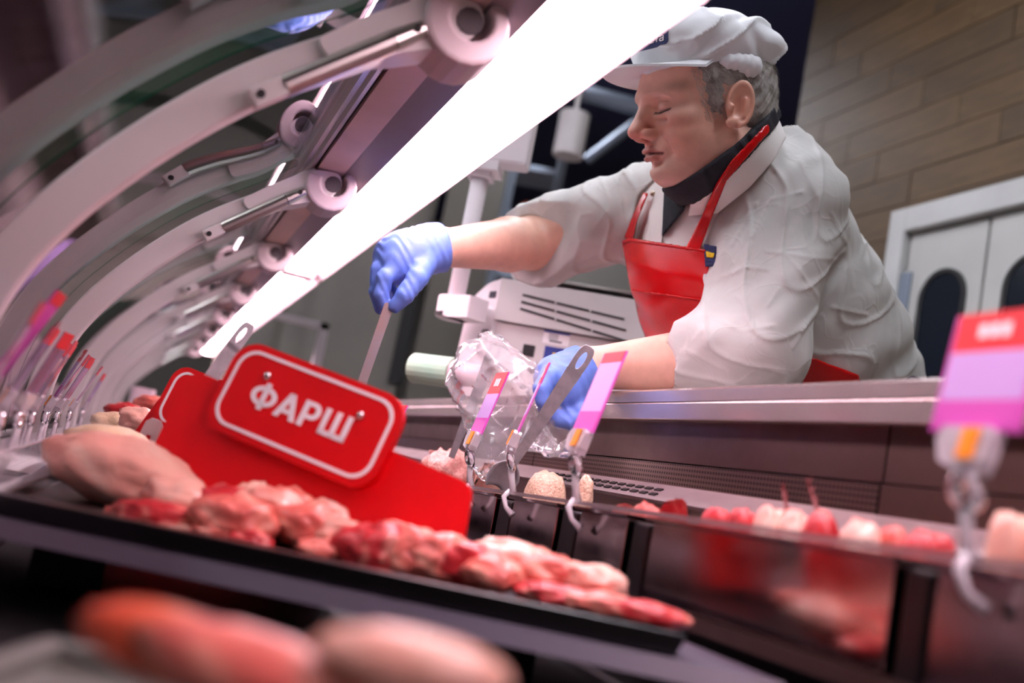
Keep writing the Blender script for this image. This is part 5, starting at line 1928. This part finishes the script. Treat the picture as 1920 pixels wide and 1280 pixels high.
def s_gown_raw(p):
    d = None
    for a, b_, ra, rb in TORSO:
        e = s_cap(p, a, b_, ra + 0.014, rb + 0.016)
        d = e if d is None else smin(d, e, 0.06)
    d = smin(d, s_cap(p, LS, NB + unit(CH - NB) * 0.02, 0.076, 0.062), 0.05)
    d = smin(d, s_cap(p, RS, NB + unit(CH - NB) * 0.02, 0.080, 0.066), 0.05)
    d = smin(d, s_cap(p, P(1462, 330, 1.58), P(1424, 282, 1.60), 0.066, 0.062), 0.05)
    # loose back hem billowing out behind the waist
    d = smin(d, s_ell(p, P(1590, 640, 1.74), (0.085, 0.10, 0.085)), 0.05)
    return d


CREASES = [
    ([(1437, 471), (1469, 474), (1494, 499), (1534, 556), (1534, 571)], 0.0030), ([(1453, 471), (1516, 482), (1569, 487)], 0.0022), ([(1462, 540), (1439, 574)], 0.0030),
    ([(1631, 434), (1612, 487)], 0.0030), ([(1506, 359), (1444, 374), (1412, 443)], 0.0032), ([(1487, 652), (1534, 577)], 0.0034), ([(1562, 577), (1625, 590)], 0.0032),
    ([(1319, 615), (1250, 693)], 0.0022), ([(1419, 380), (1372, 459)], 0.0034), ([(1381, 555), (1416, 590)], 0.0024), ([(1284, 655), (1362, 696)], 0.0026), ([(1440, 300), (1475, 345), (1470, 420)], 0.0024),
    ([(1120, 320), (1147, 383), (1120, 417)], 0.0026), ([(1173, 293), (1160, 353), (1170, 410)], 0.0030), ([(973, 393), (1040, 413), (1107, 400)], 0.0024), ([(1030, 470), (1080, 450), (1140, 455)], 0.0026),
    ([(1350, 520), (1400, 500), (1440, 505)], 0.0024), ([(1560, 400), (1590, 460), (1600, 540)], 0.0024), ([(1330, 590), (1390, 620), (1450, 610)], 0.0024), ([(1500, 300), (1540, 380), (1530, 450)], 0.0022)]


def creases(p):
    x, y, d_ = project(p)
    out = np.zeros(len(p))
    for pts, am in CREASES:
        best = np.full(len(p), 1e9)
        for (ax_, ay_), (bx_, by_) in zip(pts[:-1], pts[1:]):
            ex, ey = bx_ - ax_, by_ - ay_
            t_ = np.clip(((x - ax_) * ex + (y - ay_) * ey) / (ex * ex + ey * ey), 0, 1)
            best = np.minimum(best, (x - ax_ - t_ * ex) ** 2 + (y - ay_ - t_ * ey) ** 2)
        out = np.maximum(out, 0.62 * am * np.exp(-best / 14.0)) - 0.30 * am * np.exp(-((np.sqrt(best) - 12.0) / 8.0) ** 2)
    return out


def s_gown(p):
    d = s_gown_raw(p)
    d = smin(d, sleeve(p, LS, LE + CU * 0.012, LCUFF, 0.088, 0.078, 0.050), 0.028)
    d = smin(d, sleeve(p, RS, RE, RCUFF, 0.082, 0.070, 0.060), 0.028)
    return d - folds(p) - creases(p)


def s_open(p):
    """distance to the V opening of the gown (negative inside)"""
    x, y, d_ = project(p)
    v = s_poly(x, y, [(1196, 366), (1236, 328), (1300, 345), (1372, 310), (1362, 372), (1312, 470), (1250, 640), (1190, 640), (1176, 455)]) * d_ / FPX
    return np.maximum(v, d_ - 1.72)


def s_gown_cut(p):
    g = s_gown(p)
    d = smax(g, -(np.maximum(s_open(p), -1) ), 0.004) if False else g
    # open the chest: inside the V the cloth is gone down to the jacket
    d = np.maximum(d, -np.maximum(s_open(p), -(g + 0.014)))
    # neck hole
    d = np.maximum(d, -s_cap(p, NB - unit(CH - NB) * 0.20, NB + unit(CH - NB) * 0.035, 0.076, 0.076))
    # sleeves are hollow at the cuffs
    for Eb, W, Cf, r in ((LE, LW, LCUFF, 0.046), (RE, RW, RCUFF, 0.056)):
        ax = unit(W - Eb)
        d = np.maximum(d, -s_cap(p, Cf - ax * 0.055, Cf + ax * 0.1, r - 0.012, r + 0.001))
        near = np.linalg.norm(p - Cf, axis=1) < 0.12
        cut = (p - Cf) @ ax + 0.004 * np.sin(p @ np.array([60.0, 90.0, 75.0]))
        d = np.where(near, np.maximum(d, cut), d)
    # the back hem ends above the red apron
    x, y, d_ = project(p)
    hem = s_poly(x, y, [(1425, 722), (1462, 690), (1490, 668), (1600, 706), (1640, 790), (1400, 800)]) * d_ / FPX
    hem = np.maximum(np.maximum(hem, 1.475 - d_), d_ - 1.95)
    return np.maximum(d, -np.maximum(hem, -(g + 0.024)))


glo, ghi = lo.copy(), hi.copy()
ghi[2] = NB[2] + 0.16
glo[0] = RW[0]
V, F = nets(s_gown_cut, glo, ghi + np.array([0.08, 0, 0]), 0.0028)
gown = arrays_obj('gown', V, F, 'gown', person)


# white jacket that shows in the opening
def s_jacket(p):
    d = s_gown_raw(p) + 0.007 - 0.3 * folds(p)
    return np.maximum(d, -s_cap(p, NB - unit(CH - NB) * 0.2, NB + unit(CH - NB) * 0.0, 0.079, 0.079))


def patch(base, off, thick, poly, dmax, h, pad=0.05, edge=0.0):
    """a sheet of cloth lying on a body surface inside an outline"""
    def f_(p):
        x, y, d_ = project(p)
        m_ = s_poly(x, y, poly) * d_ / FPX
        return np.maximum(np.maximum(np.abs(base(p) - off) - thick, m_), d_ - dmax)
    po = np.array(poly, float)
    c = [P(x, y, d_) for x, y in po for d_ in (dmax - 0.32, dmax)]
    c = np.array(c)
    return largest(*nets(f_, c.min(0) - 0.02, c.max(0) + 0.02, h, slack=2.2))


V, F = patch(s_jacket, 0.0, 0.004, [(1180, 470), (1200, 372), (1236, 322), (1300, 340), (1378, 296), (1376, 372), (1325, 480)], 1.74, 0.003)
arrays_obj('jacket', V, F, 'jacket', person)
# placket edge and collar of the jacket
for poly, off in (([(1238, 330), (1262, 352), (1247, 400), (1238, 478), (1222, 478), (1216, 400)], 0.006), ([(1282, 368), (1352, 322), (1350, 352), (1300, 392), (1288, 392)], 0.007)):
    V, F = patch(s_jacket, off, 0.0025, poly, 1.74, 0.0022)
    arrays_obj('jacket_lapel', V, F, 'jacket', person)

# black neckerchief: a band round the neck and the hanging ends
def s_scarf(p):
    n0, n1 = hw(-0.030, 0, -0.060), NB
    ax = unit(n1 - n0)
    cen = n0 + (n1 - n0) * 0.55
    d = smin(s_neck(p), s_cap(p, hw(-0.028, 0, -0.010), NB, 0.066, 0.072), 0.02) - 0.0125
    d = d - 0.0012 * np.sin(p @ np.array([120.0, 60.0, 190.0]) + 2 * np.sin(p @ np.array([50.0, -70.0, 40.0])))
    # upper edge tilts from the nape down to the chin
    q = hl(p)
    top = (q[:, 2] - 0.004 + 0.80 * (q[:, 0] + 0.095)) * HS * 0.8
    d = np.maximum(d, top)
    d = np.maximum(d, -(q[:, 2] + 0.028 + 0.030 * np.clip((q[:, 0] + 0.05) / 0.10, 0, 1) + 0.80 * (q[:, 0] + 0.095)) * HS * 0.8)
    d = np.maximum(d, (p - (NB + ax * 0.05)) @ ax)
    return d


c = np.array([hw(-0.03, 0, -0.08), NB])
V, F = nets(s_scarf, c.min(0) - 0.13, c.max(0) + 0.15, 0.0032)
arrays_obj('neckerchief', V, F, 'scarf', person)
V, F = patch(s_jacket, 0.010, 0.005, [(1246, 338), (1290, 360), (1284, 392), (1262, 420), (1241, 444), (1243, 396)], 1.74, 0.0028)
arrays_obj('neckerchief_end', V, F, 'scarf', person)

# red apron: bib, straps, and the skirt below the arm
s_on = lambda p: s_gown_raw(p) - 0.0015 * (1 + np.sin(p @ np.array([34.0, 21.0, -48.0]) + 1.8 * np.sin(p @ np.array([17.0, -26.0, 13.0]))))
BIB = [(1166, 452), (1178, 446), (1322, 468), (1330, 500), (1322, 640), (1300, 690), (1205, 690), (1192, 600)]
V, F = patch(s_on, 0.008, 0.0032, BIB, 1.80, 0.003)
bib = arrays_obj('apron_bib', V, F, 'apron', person)
V, F = patch(s_on, 0.0125, 0.0018, [(1184, 542), (1330, 562), (1330, 566), (1184, 546)], 1.80, 0.0022)
arrays_obj('pocket_seam', V, F, 'apron', bib)
V, F = patch(s_on, 0.0125, 0.0018, [(1167, 451), (1178, 445), (1323, 467), (1323, 473), (1178, 453), (1168, 459)], 1.80, 0.0022)
arrays_obj('bib_hem', V, F, 'apron', bib)
s_nk = lambda p: smin(s_on(p), s_neck(p) - 0.003, 0.03)
V, F = patch(s_nk, 0.004, 0.003, [(1290, 405), (1345, 400), (1405, 352), (1448, 304), (1474, 258), (1462, 226), (1440, 224), (1412, 262), (1372, 312), (1300, 356)], 1.70, 0.003)
arrays_obj('collar', V, F, 'jacket', person)
V, F = patch(s_nk, 0.012, 0.0022, [(1284, 468), (1312, 470), (1330, 420), (1362, 340), (1398, 298), (1444, 246), (1440, 226), (1420, 250), (1372, 300), (1342, 345), (1318, 400)], 1.74, 0.0026)
arrays_obj('apron_strap', V, F, 'apron', person)
V, F = patch(s_on, 0.010, 0.0022, [(1170, 446), (1186, 448), (1196, 410), (1216, 362), (1206, 360), (1186, 405)], 1.84, 0.0026)
arrays_obj('apron_strap', V, F, 'apron', person)
V, F = patch(s_on, 0.006, 0.003, [(1400, 770), (1430, 705), (1482, 655), (1610, 702), (1640, 800)], 1.74, 0.0035)
arrays_obj('apron_skirt', V, F, 'apron', person)
for (x, y) in ((1224, 363), (1305, 458)):
    r_ = ray(x, y)
    tt = np.linspace(1.3, 1.8, 400)
    pp = CC + tt[:, None] * r_
    sv = s_jacket(pp) - 0.009
    k = np.argmax(sv < 0)
    B().ell(pp[k], 0.0045, 10).build('snap_button', 'stud', person, smooth=True)
# woven emblem on the jacket pocket, blue with yellow
for poly, off, mm, nm in (([(1319, 456), (1345, 462), (1340, 500), (1322, 500)], 0.012, 'navy', 'pocket_emblem'), ([(1323, 470), (1340, 474), (1338, 484), (1324, 482)], 0.0145, 'yellowprint', 'emblem_stripe')):
    V, F = patch(s_on, off, 0.0015, poly, 1.72, 0.002)
    if len(F):
        arrays_obj(nm, V, F, mm, person)

# hair: close cropped grey shell with fine strands
def hair_mask(q):
    """positive inside the hair region of mirrored head space"""
    m_ = mir(q)
    back = 0.030 - m_[:, 0]                                # behind the temple
    side = m_[:, 2] - (-0.030 - np.clip(m_[:, 0] + 0.09, 0, 0.2) * 0.25)
    # sideburn in front of the ear
    sb = np.minimum(np.minimum(m_[:, 0] - 0.008, 0.030 + 0.25 * m_[:, 2] - m_[:, 0]), m_[:, 2] + 0.016)
    aboveear = np.minimum(back, m_[:, 2] - 0.022)
    behind = np.minimum(np.minimum(-0.030 - m_[:, 0], side), 1.0)
    reg = np.maximum(np.maximum(aboveear, behind), sb)
    return reg


def s_hair(p):
    q = hl(p)
    m_ = mir(q)
    d = s_ell(q, (-0.010, 0, 0.036), (0.099, 0.077, 0.084))
    d = smin(d, s_ell(q, (0.022, 0, 0.022), (0.070, 0.066, 0.070)), 0.02)
    d = smin(d, s_ell(q, (-0.030, 0, -0.02), (0.072, 0.066, 0.060)), 0.03)
    nz = 0.0012 * np.sin(q @ np.array([420.0, 300.0, 500.0]) + 2 * np.sin(q @ np.array([130.0, 210.0, 170.0])))
    mk = hair_mask(q) + 0.0018 * np.sin(q @ np.array([260.0, 180.0, 330.0]))
    d = (d - 0.0005 - 0.0045 * np.clip(mk / 0.02, 0, 1) - nz * np.clip(mk / 0.02, 0, 1)) * HS
    return smax(d, -mk * HS, 0.002)


V, F = nets(s_hair, HC - 0.15, HC + 0.15, 0.0022)
hair = arrays_obj('hair', V, F, 'hair', person)
# strands
rs_ = np.random.RandomState(3)
sel = rs_.choice(len(V), 9000)
P0 = V[sel]
cen = hw(-0.012, 0, 0.03)
sk_ = person.data
SV = np.empty(len(sk_.vertices) * 3, np.float32)
sk_.vertices.foreach_get('co', SV)
SV = SV.reshape(-1, 3).astype(float) + LOC['person']
sh = SV[np.linalg.norm(SV - HC, axis=1) < 0.15]
hm_ = hair_mask(hl(sh))
sh = sh[(hm_ > -0.011) & (hm_ < 0.002) & (np.abs(hl(sh)[:, 1]) > 0.035) & (hl(sh)[:, 2] < 0.07) & (hl(sh)[:, 0] > -0.01) & (s_ear(mir(hl(sh))) > 0.004)]
sh = sh[rs_.rand(len(sh)) < 0.45]
P0 = np.concatenate([P0, sh])
nr = P0 - cen
nr /= np.linalg.norm(nr, axis=1)[:, None]
keep = hair_mask(hl(P0)) > -0.012
P0, nr = P0[keep], nr[keep]
flow = np.tile(-HR[:, 2] * 0.8 - HR[:, 0] * 0.55, (len(P0), 1)) + rs_.normal(0, 0.28, (len(P0), 3))
flow -= nr * np.sum(flow * nr, 1)[:, None]
flow /= np.linalg.norm(flow, axis=1)[:, None]
ln_ = rs_.uniform(0.006, 0.012, len(P0))[:, None]
sd_ = np.cross(nr, flow) * 0.00032
tip = P0 + flow * ln_ + nr * (0.0022 + rs_.uniform(0, 0.0016, (len(P0), 1)))
VV = np.concatenate([P0 - sd_, P0 + sd_, tip])
n_ = len(P0)
FF = np.stack([np.arange(n_), np.arange(n_) + n_, np.arange(n_) + 2 * n_], 1)
M['hair_strand'] = mat('hair_strand', 'cfcac3', 0.5, c2='8d8781', vs=90)
arrays_obj('hair_strands', VV, FF, 'hair_strand', hair, kind='stuff')
# eyebrows and lashes as short dark strokes
eb = B()
for s_ in (1, -1):
    for k in range(46):
        t_ = k / 45 + rs_.uniform(-0.02, 0.02)
        x0 = np.array([0.1055 - 0.031 * t_ - 0.004 * t_ * t_, s_ * (0.014 + 0.040 * t_), 0.0215 + 0.004 * math.sin(math.pi * t_) + rs_.uniform(-0.0025, 0.0025)])
        x1 = x0 + np.array([-0.004, s_ * 0.006, rs_.uniform(-0.002, 0.003)])
        eb.tube([hw(*x0), hw(*x1)], [0.0008, 0.0003], 4)
eb.build('eyebrows', 'hair', person)
el_ = B()
for s_ in (1, -1):
    for k in range(16):
        t_ = k / 15
        x0 = np.array([0.0905 - 0.0115 * t_ ** 1.8, s_ * (0.021 + 0.026 * t_), -0.0040 - 0.0024 * math.sin(math.pi * min(1, t_ * 1.1))])
        el_.tube([hw(*x0), hw(*(x0 + np.array([0.0045, s_ * 0.001, -0.0035])))], [0.0004, 0.00015], 4)
el_.build('eyelashes', 'ink', person)

# cap: puffed crown, band, peak, elastic gather and the badge
def s_cap_crown(p):
    q = hl(p)
    d = s_ell(q, (0.004, 0, 0.095), (0.104, 0.092, 0.050))
    bk = s_ell(q, (-0.064, 0, 0.084), (0.058, 0.080, 0.027))
    d = smin(d, bk, 0.03)
    band = s_ell(q, (-0.004, 0, 0.072), (0.105, 0.085, 0.060))
    band = np.maximum(band, np.abs(q[:, 2] - 0.072 - 0.02 * q[:, 0]) - 0.018)
    d = smin(d, band, 0.012)
    w = 0.0016 * np.sin(q @ np.array([60.0, 30.0, 90.0]) + 2.2 * np.sin(q @ np.array([30.0, -60.0, 45.0]))) + 0.0009 * np.sin(q @ np.array([-110.0, 90.0, 60.0]) + 1.5 * np.sin(q @ np.array([60.0, 40.0, -50.0])))
    rg_ = 0.0042 * np.exp(-(np.sin(q @ np.array([38.0, 28.0, 60.0]) + 1.4 * np.sin(q @ np.array([24.0, 40.0, 18.0]))) / 0.25) ** 2)
    d = d - w - rg_
    low = 0.052 + 0.10 * np.clip(-q[:, 0] - 0.03, 0, 1) * 0.5 - q[:, 2]
    d = np.maximum(d, low)
    # hollow for the head
    hd_ = s_ell(q, (-0.008, 0, 0.036), (0.100, 0.079, 0.078))
    return np.maximum(d, -hd_) * HS


V, F = nets(s_cap_crown, HC - 0.05, HC + 0.26, 0.003) if False else nets(s_cap_crown, hw(0, 0, 0.09) - 0.19, hw(0, 0, 0.09) + 0.19, 0.003)
capo = arrays_obj('cap', V, F, 'cap', person)
pk = B()
rows, rows2 = [], []
for i in range(9):
    t_ = i / 8
    rw, rw2 = [], []
    for j in range(25):
        a = math.radians(-78 + 156 * j / 24)
        r0x, r0y = 0.096, 0.082
        ext = 0.062 * math.cos(a * 0.98) ** 0.8 * t_
        x = r0x * math.cos(a) + ext
        y = (r0y + 0.006 * t_) * math.sin(a)
        z = 0.060 + 0.05 * ext * 1.0 - 0.012 * (abs(math.sin(a)) ** 2) * t_ - 0.006 * (1 - t_) * 0
        rw.append(hw(x, y, z))
        rw2.append(hw(x, y, z - 0.0035))
    rows.append(rw)
    rows2.append(rw2)
pk.grid(rows2)
pk.grid([r_[::-1] for r_ in rows])
pk.grid([rows[-1], rows2[-1]])
pk.build('peak', 'cap', capo, smooth=True)


def s_gather(p, sd):
    q = hl(p)
    q[:, 1] *= sd
    d = s_ell(q, (-0.022, 0.078, 0.053), (0.030, 0.010, 0.013))
    d = smin(d, s_ell(q, (-0.036, 0.076, 0.046), (0.017, 0.010, 0.014)), 0.010)
    d = smin(d, s_ell(q, (-0.004, 0.079, 0.055), (0.018, 0.009, 0.009)), 0.010)
    return (d - 0.0009 * np.sin(q @ np.array([520.0, 60.0, 150.0]) + np.sin(q @ np.array([150.0, 200.0, 100.0])))) * HS


for sd in (1, -1):
    V, F = nets(lambda p: s_gather(p, sd), HC - 0.13, HC + 0.16, 0.0022)
    arrays_obj('elastic_gather', V, F, 'cap', capo)
# navy badge over the peak, on the man's left front
fr_ = unit(HR @ np.array([0.80, 0.60, 0.10]))
bxu = unit(np.cross((HR[:, 2]), fr_))
byu = np.cross(fr_, bxu)
bc = P(1214, 74, 1.45)
tt = np.linspace(1.25, 1.6, 800)
pp = CC + tt[:, None] * ray(1216, 74)
k = np.argmax(s_cap_crown(pp) < 0)
bc = pp[k] + fr_ * 0.0025
bd = B().prism([bc + bxu * a_ + byu * b_ - fr_ * 0.006 for a_, b_ in rrect(0.064, 0.026, 0.006, 5)], fr_ * 0.0075).build('badge', 'navy', capo, bev=0.0008)
put_text('badge_lettering', 'лента', 0.0155, bc + fr_ * 0.0018 - byu * 0.004 + bxu * 0.006, bxu, byu, 'print_white', bd, weight=0.0, shear=0.12)

# trousers and shoes, out of sight behind the counter
hipL, hipR = PE + np.array([0.02, -0.10, -0.02]), PE + np.array([0.02, 0.10, -0.02])
fL, fR = np.array([PE[0] + 0.02, PE[1] - 0.14, FLOOR + 0.07]), np.array([PE[0] + 0.10, PE[1] + 0.16, FLOOR + 0.07])
kL, kR = (hipL + fL) / 2 + np.array([-0.03, 0, 0]), (hipR + fR) / 2 + np.array([-0.03, 0, 0])


def s_trs(p):
    d = s_ell(p, PE + np.array([0, 0, -0.03]), (0.165, 0.175, 0.14))
    for h_, k_, f_ in ((hipL, kL, fL), (hipR, kR, fR)):
        d = smin(d, s_chain(p, [h_, k_, f_ + np.array([0, 0, 0.03])], [0.105, 0.082, 0.065], 0.03), 0.04)
    return np.maximum(d, FLOOR + 0.06 - p[:, 2])


V, F = nets(s_trs, (PE[0] - 0.25, PE[1] - 0.3, FLOOR), (PE[0] + 0.3, PE[1] + 0.35, PE[2] + 0.15), 0.010)
arrays_obj('trousers', V, F, 'trousers', person)
for f_ in (fL, fR):
    c = np.array([f_[0] - 0.06, f_[1], FLOOR])
    sf = lambda p: np.maximum(smin(s_ell(p, c + np.array([-0.02, 0, 0.03]), (0.14, 0.05, 0.045)), s_ell(p, c + np.array([0.06, 0, 0.06]), (0.06, 0.045, 0.06)), 0.02), FLOOR - p[:, 2])
    V, F = nets(sf, c - np.array([0.2, 0.08, 0.01]), c + np.array([0.16, 0.08, 0.14]), 0.006)
    arrays_obj('shoe', V, F, 'shoe', person)

# ================================================================== CLEAR BAG held in the lower glove
bagc = P(935, 745, 1.34)
bag = thing('plastic_bag', P(945, 865, 1.46), 'crumpled clear plastic bag hanging from the lower blue glove into the mince', 'bag')


def s_bag(p):
    d = s_cap(p, P(1030, 748, 1.41), P(918, 708, 1.49), 0.036, 0.058)
    d = smin(d, s_cap(p, P(905, 695, 1.50), P(905, 735, 1.50), 0.036, 0.030), 0.03)
    d = smin(d, s_cap(p, P(930, 740, 1.49), P(925, 855, 1.47), 0.042, 0.030), 0.03)
    d = smin(d, s_cap(p, P(1050, 778, 1.40), P(1062, 815, 1.38), 0.024, 0.018), 0.03)
    d = smin(d, s_cap(p, P(960, 795, 1.47), P(1040, 825, 1.40), 0.032, 0.026), 0.03)
    w = 0.006 * np.sin(p @ np.array([50.0, 70.0, -50.0]) + 1.6 * np.sin(p @ np.array([40.0, -30.0, 60.0])))
    w = w + 0.006 * (1 - np.abs(np.sin(p @ np.array([-60.0, 40.0, 70.0]) + 1.6 * np.sin(p @ np.array([35.0, 50.0, -30.0]))))) ** 5
    return d - w


ps = np.array([P(1065, 830, 1.38), P(870, 660, 1.52), P(900, 870, 1.46), P(1060, 700, 1.40)])
V, F = nets(s_bag, ps.min(0) - 0.09, ps.max(0) + 0.09, 0.004)
# open mouth of the bag: the side towards the left of the photo
arrays_obj('bag_film', V, F, 'bag_film', bag)

# ------------------------------------------------------------------ lower everything so the floor is z = 0
for o in SC.objects:
    if o.parent is None:
        o.location.z += DROP
